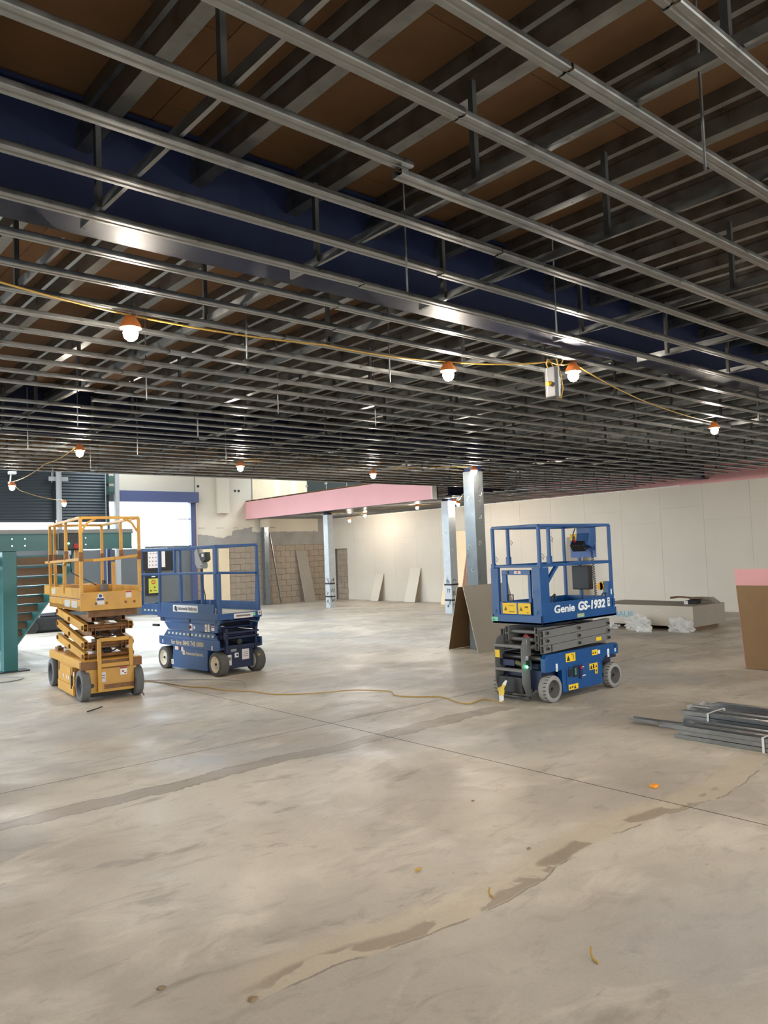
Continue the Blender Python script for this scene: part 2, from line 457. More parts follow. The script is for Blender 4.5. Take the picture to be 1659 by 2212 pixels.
# opening in the right wall at the far corner, with blockwork just behind it
dr = struct('door_1')
DY0, DY1 = 24.68, 25.5
B().box(WX + .10, WX + .12, DY0 - .1, WY, 0, 2.2).done('mortar_back', M['mortar'], dr)
for r in range(9):
    y = DY0 - .1 - (.225 if r % 2 else 0)
    while y < DY1 + .1:
        a, c = max(y + .006, DY0 - .08), min(y + .444, DY1 + .18)
        if c - a > .03: B().box(WX + .07 + rnd.random() * .008, WX + .10, a, c, r * .225 + .006, r * .225 + .219).done('block', M['block'], dr)
        y += .45
B().strip(sheet([(WX + .06, DY1), (WX + .06, DY1 - .04), (WX - .0, DY1 - .04), (WX - .0, DY1)], .003), 'xy', 0, 2.03).done('jamb_stud', M['galv'], dr)
B().box(WX - .02, WX + .0, DY1 - .0, DY1 + .02, 0, 2.03).done('edge_bead', M['white'], dr)
B().box(WX + .0, WX + .06, DY0 - .0, DY1, 2.03, 2.04).done('head_plate', M['galv'], dr)

# shopfront on the far left: bright opening, blue header and jamb, grey hoarding, slits of daylight
wf = struct('wall_shopfront')
x = -.4
i = 0
while x < 12.9:
    x1 = min(x + 1.2, 13.0)
    zt = 2.26 if x > 9 else 2.28
    B().box(x + .004, x1 - .004, WY, WY + .05, 0, zt).done('hoarding_panel', M['panel'], wf); x = x1
B().box(LX, -.4, WY, WY + .2, 0, 4.2).done('side_pier', M['render'], wf)
B().box(11.3, 13.0, WY, WY + .05, 2.262, 2.335).done('hoarding_upstand', M['panel'], wf)
B().box(10.2, 11.28, WY - .005, WY + .05, 2.315, 2.335).done('transom', M['panel'], wf)
B().box(9.83, 10.13, WY - .06, WY + .06, 0, 2.28).done('blue_post', M['bluetrim'], wf)
B().box(9.98, 10.03, WY - .066, WY - .06, 1.62, 1.68).done('label_plate', M['white'], wf)
B().box(7.9, 8.7, WY, WY + .05, 3.24, 4.2).done('shutter_backing', M['panel'], wf)
B().box(9.85, 10.36, WY, WY + .05, 3.86, 4.2).done('shutter_backing', M['panel'], wf)
wn = struct('window_1')
B().box(13.0, 13.2, WY - .08, WY + .1, 0, 3.86).done('window_jamb', M['bluetrim'], wn)
B().box(13.2, 13.26, WY - .03, WY + .06, 2.2, 3.86).done('reveal', M['cream'], wn)
B().box(12.55, 13.0, WY + .02, WY + .06, 3.26, 3.29).done('window_bar', M['panel'], wn)
B().box(10.34, 13.22, WY - .30, WY + .1, 3.85, 4.22).done('shutter_box', M['bluetrim'], wn)
portal((11.6, WY + .3, 3.05), (0, -1, 0), 3.2, 1.7)
portal((5.0, WY + .3, 2.73), (0, -1, 0), 10.5, .95)
# two charcoal roller shutters above the daylight strip
for x0, x1, nm in ((-1.5, 8.21, 'wide charcoal roller shutter left of the grey post, lowered to a daylight strip'), (8.40, 9.93, 'narrow charcoal roller shutter between the grey post and the bright window')):
    t = thing('roller_shutter', nm, 'shutter', ((x0 + x1) / 2, WY - .2, 3.18))
    hw = (x1 - x0) / 2; P = []
    n = 30; hgt = 2.9
    for i in range(n):
        z = .05 + i * hgt / n; P += [(0, z), (-.014, z + .02), (-.018, z + .048), (-.010, z + .075), (0, z + .09)]
    b = B(); vs = []; fs = []
    for u, v in P: vs += [(-hw, u, v), (hw, u, v)]
    for i in range(len(P) - 1): fs.append((2 * i, 2 * i + 1, 2 * i + 3, 2 * i + 2))
    b.add(vs, fs, False); b.done('slat_curtain', M['shutter'], t, kind='stuff')
    B().box(-hw, hw, -.02, .02, -.02, .06).done('bottom_rail', M['shutter'], t)
    for s in (-hw - .03, hw + .03): B().box(s - .03, s + .03, -.03, .03, -3.18, 2.9).done('guide_rail', M['shutter'], t)
t = thing('support_post', 'tall round grey post with a lozenge plate in front of the shutters', 'post', (8.3, WY - .45, 2.3))
B().cyl((0, 0, 0), (0, 0, 2.45), .085, 16).done('shaft', M['postgrey'], t)
B().box(-.3, .3, .0, .04, 2.15, 2.29).done('lozenge_plate', M['postgrey'], t, bevel=.015)
B().box(-.1, .1, -.1, .1, -2.3, 0).done('lower_shaft', M['panel'], t)
t = thing('support_post', 'square grey post at the left edge of the bright window', 'post', (10.17, WY - .42, 0))
B().box(-.07, .07, -.07, .07, 0, 4.9).done('shaft', M['postgrey'], t)
t = thing('glass_fin', 'pale green glass fin beside the square grey post', 'glass', (9.98, WY - .42, 0))
for z0, z1 in ((4.42, 4.68), (4.06, 4.34), (2.75, 3.4)): B().box(-.17, .1, -.006, .006, z0, z1).done('pane', M['glass'], t)
B().box(-.19, -.17, -.01, .01, 0, 4.75).done('edge_channel', M['postgrey'], t)
# notices on the hoarding
t = thing('notice_board', 'dark notice board holding a pale sheet of pictograms on the hoarding', 'sign', (11.75, WY - .036, 1.9))
B().box(-.55, .55, -.0, .034, -.42, .34).done('board', M['black'], t)
b = B().box(-.38, -.02, -.006, 0, -.32, .26); b.m = 1
for i in range(3):
    for j in range(3): b.cyl((-.32 + i * .115, -.009, -.22 + j * .13), (-.32 + i * .115, -.006, -.22 + j * .13), .026, 8)
for i in range(3): b.box(-.30 + i * .1, -.25 + i * .1, -.009, -.006, .17, .2)
b.done('pictogram_sheet', [M['paper'], mat('print_grey', (150, 120, 120), .8)], t)
B().box(.12, .25, -.006, 0, -.3, .28).done('narrow_sheet', M['paper'], t)
t = thing('safety_notice', 'yellow safety notice with a red ring on a black backing board', 'sign', (11.55, WY - .036, 1.0))
B().box(-.28, .28, 0, .034, -.36, .46).done('board', M['black'], t)
b = B().box(-.17, .18, -.006, 0, -.28, .22); b.m = 1; b.lathe([(.05, -.001), (.075, -.001), (.075, .001), (.05, .001)], (0, -.008, .1), (0, 1, 0), 16); b.bar((-.04, -.008, .14), (.04, -.008, .06), .012, .003, (0, 1, 0))
b.m = 2; b.box(.02, .07, -.008, -.006, -.1, -.06); b.box(-.12, -.07, -.008, -.006, -.22, -.17); b.box(0, .12, -.008, -.006, -.2, -.18)
b.done('yellow_sheet', [mat('notice_yellow', (184, 180, 66), .7), M['red'], M['black']], t)
B().box(-.06, .07, -.012, 0, .27, .36).done('white_clip', M['white'], t)

# unseen sides that shape the daylight: piers and lintels round glazed bays
wl = struct('wall_left')
bays = ((12.4, 18.6), (19.4, 25.2))
zb0, zb1 = .6, 5.8
B().box(LX - .2, LX, NY, WY, 0, zb0).done('sill_wall', M['render'], wl)
B().box(LX - .2, LX, NY, WY, zb1, TOP).done('lintel_wall', M['render'], wl)
ys = [NY] + [v for bb in bays for v in bb] + [WY]
for i in range(0, len(ys), 2): B().box(LX - .2, LX, ys[i], ys[i + 1], zb0, zb1).done('pier', M['render'], wl)
for y0, y1 in bays: portal((LX - .3, (y0 + y1) / 2, (zb0 + zb1) / 2), (1, 0, 0), y1 - y0, zb1 - zb0)
wk = struct('wall_back')
B().box(LX, WX, NY - .2, NY, 0, .3).done('sill_wall', M['render'], wk)
B().box(LX, WX, NY - .2, NY, 3.4, TOP).done('lintel_wall', M['render'], wk)
for x0, x1 in ((LX, -3), (4, 8), (13, WX)): B().box(x0, x1, NY - .2, NY, .3, 3.4).done('pier', M['render'], wk)
for x0, x1 in ((-3, 4), (8, 13)): portal(((x0 + x1) / 2, NY - .3, 1.85), (0, 1, 0), x1 - x0, 3.1)  # openings added behind the camera to light the foreground

# ------------------------------------------------------------------ deck, joists and beams above the grid
ce = struct('ceiling')
dz = 3.93; DX, DY = -.8, -.9                                # the deck is cut back out of view to let daylight down
dm = {}


def deck(x0, x1, y0, y1):
    x = x0
    while x < x1 - .05:
        xe = min(x + 2.4, x1); y = y0 + (.6 if round(x / 2.4) % 2 else 0)
        ys_ = [y0] + ([y] if y > y0 else [])
        while ys_[-1] + 1.2 < y1 - .05: ys_.append(ys_[-1] + 1.2)
        ys_.append(y1)
        for a, c in zip(ys_[:-1], ys_[1:]):
            key = (round(xe - x, 2), round(c - a, 2))
            if key not in dm: dm[key] = B().box(.002, key[0] - .002, .002, key[1] - .002, 0, .03).mesh('deck_panel', M['deck'])
            link('deck_panel', dm[key], ce, (x, a, dz + rnd.random() * .002))
        x = xe


deck(DX, WX, DY, GY); deck(PX, WX, GY, WY)
B().box(DX, WX, DY, GY, dz + .04, dz + .15).done('slab_over', M['roof'], ce)
B().box(PX + .3, WX, GY, WY, dz + .034, dz + .046).done('slab_over', M['roof'], ce)
B().box(LX - .2, WX + .2, NY - .2, 14.0, TOP, TOP + .2).done('roof_over', M['roof'], ce)
B().box(LX - .2, WX + .2, 25.2, WY + .3, TOP, TOP + .2).done('roof_over', M['roof'], ce)
RL = ((-1.6, .0), (4.2, 5.4), (9.6, 11.0))                   # roof openings added to brighten the double-height void
xs_ = [LX - .2] + [v for r_ in RL for v in r_] + [WX + .2]
RL = RL + ((16.3, 18.0),)  # one more opening added to brighten the cream mezzanine wall
xs_ = [LX - .2] + [v for r_ in RL for v in r_] + [WX + .2]
for i in range(0, len(xs_), 2): B().box(xs_[i], xs_[i + 1], 14.0, 25.2, TOP, TOP + .2).done('roof_over', M['roof'], ce)
for x0, x1 in RL: portal(((x0 + x1) / 2, 19.6, TOP + .3), (0, 0, -1), x1 - x0, 11.2)
jp = sheet([(.065, .192), (.065, .208), (0, .208), (0, .135), (.014, .122), (.014, .09), (0, .077), (0, 0), (.065, 0), (.065, .016)], -.003)
jm = {}
BY = (-.9, 3.565, 9.70, 15.66, 21.6)


def joist(x, y0, y1):
    key = round(y1 - y0, 2)
    if key not in jm:
        jm[key] = B().strip(jp, 'xz', 0, y1 - y0).mesh('joist', M['joist'])
    link('joist', jm[key], ce, (x, y0, 3.72))


k = -8
while True:
    x = 1.27 + .582 * k; k += 1
    if x > WX - .1: break
    if x > DX:
        joist(x, BY[0] + .01, BY[1] - .01); 
        joist(x, BY[1] + .01, BY[2] - .01); joist(x, BY[2] + .01, GY - .06)
    if x > PX + .1:
        joist(x, GY - .04, BY[3] - .01); joist(x, BY[3] + .01, BY[4] - .01); joist(x, BY[4] + .01, WY - .05)


def ibeam(x0, x1, yc, zb, zt, label):
    hw, tf, tw = .115, .02, .007
    P = [(yc - hw, zb), (yc + hw, zb), (yc + hw, zb + tf), (yc + tw, zb + tf), (yc + tw, zt - tf), (yc + hw, zt - tf), (yc + hw, zt), (yc - hw, zt), (yc - hw, zt - tf), (yc - tw, zt - tf), (yc - tw, zb + tf), (yc - hw, zb + tf)]
    b = B(); P = [(u - yc, v - zb) for u, v in P]
    b.prism(P, 'yz', 0, x1 - x0)
    return b.done('steel_beam', M['navy'], loc=(x0, yc, zb), label=label, cat='beam')


ibeam(-.75, WX - .05, BY[1], 3.37, 3.92, 'nearest deep navy steel beam crossing above the ceiling channels')
ibeam(-.75, WX - .05, BY[2], 3.37, 3.92, 'navy steel beam resting on the tall grey column beside the leaning boards')
ibeam(15.97, WX - .05, BY[3], 3.37, 3.92, 'navy steel beam over the column behind the leaning stack')
ibeam(15.97, WX - .05, BY[4], 3.37, 3.92, 'navy steel beam over the white column under the pink bulkhead')
t = B().box(-.8, PX, GY - .02, GY + .02, 3.312, 3.92).done('edge_board', M['brownboard'], label='long brown board closing the edge of the ceiling grid at the open void', cat='board')

# ------------------------------------------------------------------ suspended ceiling grid
gr = thing('ceiling_grid', 'suspended grid of galvanised channels, hangers and rods over the whole hall', 'ceiling grid', (0, 0, HC))
cp = sheet([(-.010, .027), (-.0225, .027), (-.0268, .022), (-.0295, .004), (-.026, 0), (-.008, 0), (-.004, .003), (.004, .003), (.008, 0), (.026, 0), (.0295, .004), (.0268, .022), (.0225, .027), (.010, .027)], .0014)
cm = {}


def channel(x, y, ln, dzz=0., rx=0.):
    key = round(ln, 2)
    if key not in cm: cm[key] = B().strip(cp, 'yz', 0, key).mesh('ceiling_channel', M['galv'])
    link('ceiling_channel', cm[key], gr, (x, y, dzz), (rx, 0, 0))


J = {-3: 2.0, -2: 2.02, -1: 1.936, 0: 2.005, 1: 3.0, 2: 2.955, 3: 2.713, 4: 2.837, 5: 3.097, 6: 2.944, 7: 2.7, 8: 2.46, 9: 2.433, 10: 2.428, 11: 2.541, 12: 2.5, 13: 2.61, 14: 2.643, 15: 2.495}
PIT = .3745
for k in range(-3, 29):
    y = 2.142 + PIT * k
    if abs(y - BY[1]) < .02: y += .06
    j = J.get(k, 2.5 + rnd.uniform(-.4, .5)); xend = 16.6 if y < 7.2 else min(16.85 + (y - 7.2) * .36, 18.0) if y < 10.6 else min(WX - .06, 18.05 + (y - 10.6) * .8)
    if k != 13: channel(j - 3.6, y, 3.64 if k == 0 else 3.6)
    x = j; i = 0
    while x < xend - .3:
        ln = min(3.6, xend - x); i += 1
        channel(x + .002, y + rnd.uniform(-.006, .006) + (.03 if k == 0 and i == 1 else 0), ln + (.12 if ln > 3.5 else 0), (-.006 if i % 2 else 0.) - (.022 if k == 0 and i == 1 else 0.) + rnd.uniform(0, .0015), rnd.uniform(-.05, .05))
        x += 3.6 + rnd.uniform(-.03, .03)
for k in range(29, 63):
    y = 2.142 + PIT * k
    if y < WY - .1: channel(PX + .02, y, WX - PX - .08)
pp = sheet([(.015, .004), (.015, 0), (0, 0), (0, .045), (.015, .045), (.015, .041)], .0015)
pm = {}


def primary(x, y0, y1, zz=.0305):
    key = round(y1 - y0, 2)
    if key not in pm: pm[key] = B().strip(pp, 'xz', 0, y1 - y0).mesh('primary_channel', M['galv'])
    link('primary_channel', pm[key], gr, (x, y0, zz))


hm = B().box(-.0125, .0125, -.0012, .0012, 0, .42).box(-.0125, -.0105, -.0012, .024, 0, .42).mesh('hanger', M['galvdull'])
hx = [.12, 1.255, 2.385, 3.35, 4.71, 5.85, 7.0, 8.15, 9.3, 10.25, 11.55, 12.7, 13.85, 15.05, 16.2, 17.35, 18.5]
for x in hx:
    if x < 17:
        primary(x, -1.0, 3.47); primary(x, 3.72, 9.62)
    elif x < 18: primary(x, 8.6, 9.62)
    primary(x, 9.79 if x < 18 else 11.2, GY - .05)
    for y in (1.0, 2.115, 3.22, 4.4, 5.55, 6.7, 7.85, 9.0, 10.1, 11.25, 12.4):
        if x > 17 and y < (8.8 if x < 18 else 11.2): continue
        link('hanger', hm, gr, (x - .006, y + rnd.uniform(-.04, .04), .04))
    if x > PX:
        primary(x, GY, 15.55); primary(x, 15.75, 21.5); primary(x, 21.7, WY - .1)
        for y in (13.6, 14.8, 16.3, 17.6, 19, 20.4, 22.3, 23.6, 25.): link('hanger', hm, gr, (x - .006, y, .04))
rm = B().cyl((0, 0, -.18), (0, 0, .5), .0055, 6).mesh('dropper_rod', M['galv'])
for x in (2.64, 3.915, 5.2):
    for i in range(8 if x < 5 else 3):
        y = (1.26 if x < 3 else 1.3) + i * 1.552
        if x > 5 and i == 0: continue
        if x == 5.2: x_, y = 5.2, 3.0 + i * 3.1
        link('dropper_rod', rm, gr, (x, y, rnd.uniform(-.01, .01)))
link('dropper_rod', rm, gr, (4.1, 12.8, .02))

# pink bulkhead along the mezzanine edge
t = thing('bulkhead', 'pale pink board bulkhead hanging along the edge of the mezzanine', 'bulkhead', (PX, 15.6, 3.25))
y = 0
while y < WY - 15.62:
    ye = min(y + 2.4, WY - 15.62); B().box(-.03, 0, y + .001, ye - .001, 0, .66).done('pink_sheet', M['pink'], t); y = ye
B().box(-.035, .14, -.02, 0, -.005, .665).done('end_bead', M['white'], t)
B().box(-.034, .01, .0, WY - 15.62, -.012, 0).done('bottom_bead', M['galvdull'], t)
for y in (7.3, 8.2, 8.75, 9.2, 9.7): B().box(-.03, .05, y, y + .12, .66, .705).done('timber_block', M['tread'], t)
t = thing('glass_balustrade', 'dark tinted glass balustrade standing on the mezzanine edge above the pink bulkhead', 'balustrade', (PX + .12, 17.4, 3.94))
for a in (0.0, 1.1, 2.2, 3.3):
    B().box(-.008, .008, a + .03, a + 1.07, .04, 1.1).done('glass_panel', mat('smoked_glass', (52, 66, 66), .08, spec=.6), t)
for a in (0.0, 1.1, 2.2, 3.3, 4.4):
    B().box(-.02, .02, a - .02, a + .02, -.02, 1.15).done('post', M['steel'], t); B().box(-.03, .03, a - .08, a + .08, .2, .26).done('glass_clamp', M['steel'], t)

# ------------------------------------------------------------------ columns
def column(x, y, wx, wy, h, label, capz=None, smear=False, seed=1):
    cm_ = mat('pale_column_casing', (188, 193, 196), .5, .25, var=.06, vscale=5) if smear else M['colwrap']
    r = random.Random(seed)
    t = thing('column', label, 'column', (x, y, 0))
    B().box(0, wx, 0, wy, 0, h).done('casing', cm_, t, bevel=.004)
    if capz: B().box(.02, wx - .02, .02, wy - .02, h, capz).done('steel_head', M['navy'], t)
    for z in [v * .45 + .5 for v in range(6)]:
        for f in (0, 1):
            if r.random() < .2: continue
            zz = z + r.uniform(-.1, .1); rad = r.uniform(.03, .05); a0 = r.uniform(0, 6); sp = r.uniform(2, 5.5); uu = r.uniform(.09, .17)
            pts = []
            for i in range(9):
                a = a0 + sp * i / 8; pu, pz = uu + rad * .8 * math.cos(a), zz + rad * math.sin(a)
                pts.append((-.003, pu, pz) if f == 0 else (pu, -.003, pz))
            B().tube(pts, .006, 5).done('adhesive_swirl', M['glue'], t)
    if smear:
        for z in (.36, .80):
            B().box(-.004, wx + .004, -.004, wy + .004, z, z + .05).done('dark_band', M['darktape'], t)
        for f in (0, 1):
            for q in range(3):
                pts = []
                z0 = .1 + q * .33 + r.uniform(0, .1)
                for i in range(8): u = .05 + .02 * i + r.uniform(-.02, .02); pts.append((-.003, u, z0 + .2 * r.random()) if f == 0 else (u, -.003, z0 + .2 * r.random()))
                B().tube(pts, .007, 4).done('dark_scrawl', M['darktape'], t)
    return t


column(10.42, 9.56, .25, .26, 3.22, 'tall grey cased column with glue swirls, behind the leaning boards', 3.37, seed=3)
column(15.95, 15.66, .28, .28, 3.22, 'pale cased column with dark smears at its foot, near the leaning stack', 3.37, True, 5)
column(15.95, 21.44, .22, .25, 3.18, 'slim white cased column under the pink bulkhead', 3.37, True, 8)
t = thing('column', 'thin pale square column standing close to the block wall', 'column', (15.9, WY - .3, 0))
B().box(0, .2, 0, .2, 0, 3.0).done('casing', M['colwrap'], t, bevel=.004); B().box(-.03, .23, -.03, .23, 2.95, 3.25).done('head_plate', M['skim'], t)
column(11.24, 3.55, .25, .26, 3.22, 'cased column propping up the brown and pink boards', 3.37, seed=9)

# ------------------------------------------------------------------ teal stair
t = thing('staircase', 'teal steel staircase with wooden treads rising to a landing', 'staircase', (3.77, 14.38, 0))
B().box(0, .235, 0, .2, .02, 2.07).done('post', M['teal'], t, bevel=.012)
B().box(-.1, .42, -.02, .3, 0, .02).done('base_plate', M['galvdull'], t)
b = B().box(-5, 2.3, .02, .04, 2.07, 2.37).box(-5, 2.3, -.05, .1, 2.07, 2.085).box(-5, 2.3, -.05, .1, 2.355, 2.37)
b.done('landing_beam', M['teal'], t)
for x in (.16, .37, 1.42):
    for z in (2.16, 2.28): B().cyl((x, .0, z), (x, .02, z), .014, 8).done('bolt', M['steel'], t)
B().box(.98, 1.16, .0, .02, 2.13, 2.3).done('splice_plate', M['shutter'], t)
B().box(-5, 2.3, -.04, 1.0, 2.37, 2.44).done('landing_floor', M['postgrey'], t)
n = 11; y0, y1, z0, z1 = .35, 4.35, 2.07, 0
for i in range(n):
    f = (i + .5) / n; yy = y0 + (y1 - y0) * f; zz = z0 + (z1 - z0) * (i + .6) / n
    b = B().box(-1.9, 1.22, yy - .17, yy + .17, zz, zz + .035); b.done('tread', M['teal'], t)
    B().box(-1.9, 1.22, yy - .18, yy - .155, zz - .13, zz + .0).done('riser', M['tread'], t)
for x in (1.22, -1.96):
    b = B().prism([(y0 - .15, 1.72), (y0 - .15, 2.06), (y0 + .1, 2.06), (y1 + .12, .12), (y1 + .12, 0), (y1 - .42, 0)], 'yz', x, x + .04)
    b.box(x - .02, x + .08, y1 - .2, y1 + .2, 0, .012); b.done('stringer', M['teal'], t)
b = B()
for i in range(n):
    f = (i + .5) / n; b.box(1.26, 1.34, y0 + (y1 - y0) * f - .1, y0 + (y1 - y0) * f + .12, z0 * (1 - f) - .02, z0 * (1 - f) + .14)
b.done('tread_brackets', M['shutter'], t)
# dark trolley machine behind the stair
t = thing('floor_machine', 'black floor machine with a pale deck parked behind the staircase', 'machine', (7.2, 22.3, 0), -.3)
B().prism([(-.9, .05), (.8, .05), (.85, .3), (.3, .42), (-.5, .42), (-.9, .2)], 'xz', -.4, .4).done('body', M['black'], t, bevel=.03)
B().box(-.55, -.4, -.35, .35, .42, 1.0).done('upright_panel', M['postgrey'], t)
B().prism([(-.4, .52), (.9, .58), (.9, .61), (-.4, .80)], 'xz', -.38, .38).done('pale_deck', M['white'], t)
for x in (-.6, .5): B().cyl((x, -.46, .17), (x, -.38, .17), .17, 20).done('wheel', M['white'] if x > 0 else M['rubber'], t)
for x in (-.6, .5): B().cyl((x, .38, .17), (x, .46, .17), .17, 20).done('wheel', M['rubber'], t)

# ------------------------------------------------------------------ lift helpers
def wheel(parent, x, yo, sgn, r, wd, tm, hm_, dish=.035, tread=False):
    """yo = outer face, sgn = +1 when the outer face looks to +y"""
    n = 40; b = B(); rim = r * .68
    b.lathe([(rim, 0), (r * .95, 0), (r, .012), (r, wd - .012), (r * .95, wd), (rim, wd)], (x, yo, r), (0, -sgn, 0), n)
    tyre = b.done('wheel', tm, parent)
    h = B(); h.lathe([(rim + .002, .002), (rim * .93, .004), (rim * .88, dish), (rim * .34, dish), (rim * .3, dish - .016), (0.001, dish - .016)], (x, yo, r), (0, -sgn, 0), 28)
    h.lathe([(rim, wd), (0.001, wd)], (x, yo, r), (0, -sgn, 0), 20)
    h.done('hub', hm_, tyre)
    B().cyl((x, yo - sgn * (dish - .03), r), (x, yo - sgn * dish, r), rim * .16, 8).done('axle_nut', M['black'], tyre)
    if tread:
        g_ = B()
        for i in range(22):
            a = 2 * math.pi * i / 22; ca, sa = math.cos(a), math.sin(a); p = Vector((x + ca * r * .985, yo - sgn * .022, r + sa * r * .985))
            g_.bar(p + Vector((0, sgn * .016, 0)), p - Vector((0, sgn * .022, 0)) + Vector((-sa, 0, ca)) * .006, .008, r * .05, (ca, 0, sa))
        g_.done('tread_grooves', M['rubber'], tyre, kind='stuff')
    return tyre


def rail(parent, name, pts, m, s=.04):
    b = B()
    for p, q in zip(pts[:-1], pts[1:]): b.bar(p, q, s, s)
    return b.done(name, m, parent, bevel=.006)


def arms(parent, ends, y, th, ht, m, t=.006, name='scissor_arm'):
    (xa, za), (xb, zb) = ends
    return B().tubebar((xa, y, za), (xb, y, zb), th, ht, t).done(name, m, parent)


# ------------------------------------------------------------------ blue scissor lift in front of the boards
R = thing('scissor_lift', 'bright blue scissor lift with white lettering and yellow labels, standing beside the leaning boards', 'scissor lift', (8.02, 6.07, 0))
B().box(-.62, .74, -.26, .24, .11, .42).box(-.72, -.62, -.30, .28, .14, .36).done('chassis', SD, R)
side = [(-.735, .345), (-.43, .345), (-.42, .08), (.385, .08), (.40, .36), (.47, .41), (.76, .41), (.76, .52), (.735, .548), (-.69, .548), (-.735, .5)]
B().prism(side, 'xz', -.375, -.30).done('side_cover', GB, R, bevel=.008)
B().prism(side, 'xz', .28, .355).done('side_cover', GB, R, bevel=.008)
d = B().box(-.352, .372, -.383, -.374, .10, .375).done('access_door', GB, R, bevel=.004)
b = B().box(-.33, -.255, -.389, -.383, .25, .34).box(-.32, -.27, -.387, -.383, .352, .364); b.done('vent_socket', M['black'], d)
b = B().box(-.23, -.145, -.392, -.383, .235, .365); b.done('gauge_panel', M['black'], d)
sticker(d, 'gauge_marks', '-y', -.188, .30, .02, .07, -.392, M['green'], [('r', 0, 0, .01, .05)])
B().box(-.115, -.055, -.395, -.383, .205, .37).done('switch_panel', mat('control_navy', (26, 32, 72), .4), d)
B().cyl((-.09, -.395, .335), (-.09, -.412, .335), .018, 14).done('stop_button', M['red'], d)
B().cyl((-.078, -.395, .225), (-.078, -.405, .225), .012, 12).done('key_switch', M['steel'], d)
sticker(d, 'white_strip', '-y', -.01, .232, .06, .012, -.383, M['white']); sticker(d, 'white_strip', '-y', -.022, .335, .025, .010, -.383, M['white'])
sticker(d, 'warning_label', '-y', .19, .315, .17, .075, -.383, M['yellow'], [('t', -.05, -.002, .05), ('r', 0, 0, .03, .05), ('t', .055, 0, .035)])
sticker(d, 'warning_label', '-y', .248, .25, .055, .06, -.383, M['yellow'], [('r', 0, .008, .03, .015), ('r', .004, -.012, .012, .02)])
sticker(d, 'warning_label', '-y', -.235, .125, .19, .065, -.383, M['yellow'], [('r', -.02, 0, .035, .016), ('t', .03, 0, .045), ('t', -.065, 0, .03)])
for z in (.31, .16): B().box(.372, .388, -.389, -.375, z, z + .05).done('hinge', M['black'], R)
sticker(R, 'warning_label', '-y', -.255, .475, .19, .10, -.376, M['yellow'], [('t', -.045, -.005, .065), ('r', .055, 0, .012, .06), ('r', .03, .03, .03, .008)])
sticker(R, 'warning_label', '-y', .24, .478, .115, .065, -.376, M['yellow'], [('t', .01, 0, .03), ('t', -.035, 0, .03)])
sticker(R, 'white_label', '-y', .33, .475, .045, .045, -.376, M['white'])
sticker(R, 'white_label', '-y', .53, .44, .04, .10, -.376, M['white'], [('r', 0, -.01, .008, .02)])
sticker(R, 'white_label', '-y', .685, .46, .03, .04, -.376, M['white'], [('r', 0, 0, .006, .02)])
sticker(R, 'tie_down_slot', '-y', .68, .51, .035, .035, -.376, M['black'])
sticker(R, 'white_label', '-y', -.53, .385, .035, .09, -.376, M['white'], [('r', 0, -.02, .006, .02)])
for x in (-.635, .615):
    wheel(R, x, -.405, -1, .155, .115, GT, GH, .05, True); wheel(R, x, .385, 1, .155, .115, GT, GH, .05, True)
B().box(.44, .72, -.36, .34, .37, .40).done('steering_link', SD, R)
# entry end: ladder frame, rollers, lower tray
lad = [(-.86, .64), (-.82, .72), (-.76, .75), (-.69, .75), (-.69, .06), (-.79, .06), (-.86, .22)]
for y in (-.135, .275): B().prism(lad, 'xz', y, y + .012).done('ladder_plate', GG, R)
B().box(-.865, -.80, -.13, .28, .625, .66).done('ladder_step', GG, R, bevel=.005)
B().box(-.865, -.80, -.13, .28, .345, .38).done('ladder_step', GG, R, bevel=.005)
B().box(-.84, -.62, -.11, .27, .09, .28).done('lower_tray', M['black'], R, bevel=.01)
B().box(-.80, -.76, -.16, .29, .035, .055).done('skid_bar', M['galvdull'], R)
B().box(-.78, -.70, .05, .26, .40, .47).done('cable_tray', SD, R)
B().cyl((-.74, -.05, .42), (-.74, .08, .44), .03, 10).done('inlet_plug', mat('olive_plug', (110, 106, 70), .6), R)
sticker(R, 'yellow_label', '-x', .235, .545, .07, .09, -.862, M['yellow'])
sticker(R, 'white_label', '-x', -.12, .69, .04, .05, -.762, M['white'])
sticker(R, 'white_label', '-y', -.775, .50, .035, .05, -.136, M['white'], [('r', 0, 0, .012, .03)])
B().box(-.79, -.75, -.165, -.135, .41, .48).done('beacon', mat('dark_green_housing', (14, 60, 44), .5), R)
B().cyl((-.80, -.15, .415), (-.785, -.15, .40), .014, 10).done('beacon_light', M['led'], R)
# scissor pack
for i, (zc) in enumerate((.615, .705, .795)):
    for y in (-.31, .29): arms(R, ((-.70, zc - .012 + .02 * (i % 2 == 5)), (.655, zc + .024)), y, .052, .085, GG)
    for y in (-.235, .215): arms(R, ((-.70, zc + .02), (.655, zc - .012)), y, .052, .085, GG)
    for x, zz in ((-.64, zc), (.60, zc + .01), (-.02, zc + .006)):
        B().cyl((x, -.352, zz), (x, .33, zz), .024, 12).done('pivot_pin', GG, R)
        B().cyl((x, -.366, zz), (x, -.352, zz), .017, 8).done('pin_bolt', M['black'], R)
B().cyl((-.60, .0, .71), (.3, .0, .77), .05, 14).done('hydraulic_ram', M['red'], R)
B().cyl((-.70, -.3, .5), (-.70, .3, .5), .03, 12).done('slide_roller', M['galvdull'], R)
B().box(-.66, .62, -.29, .27, .535, .55).box(-.56, -.545, -.34, -.283, .57, .655).done('arm_stop', M['black'], R)
sticker(R, 'yellow_label', '-y', .40, .627, .11, .045, -.337, M['yellow'])
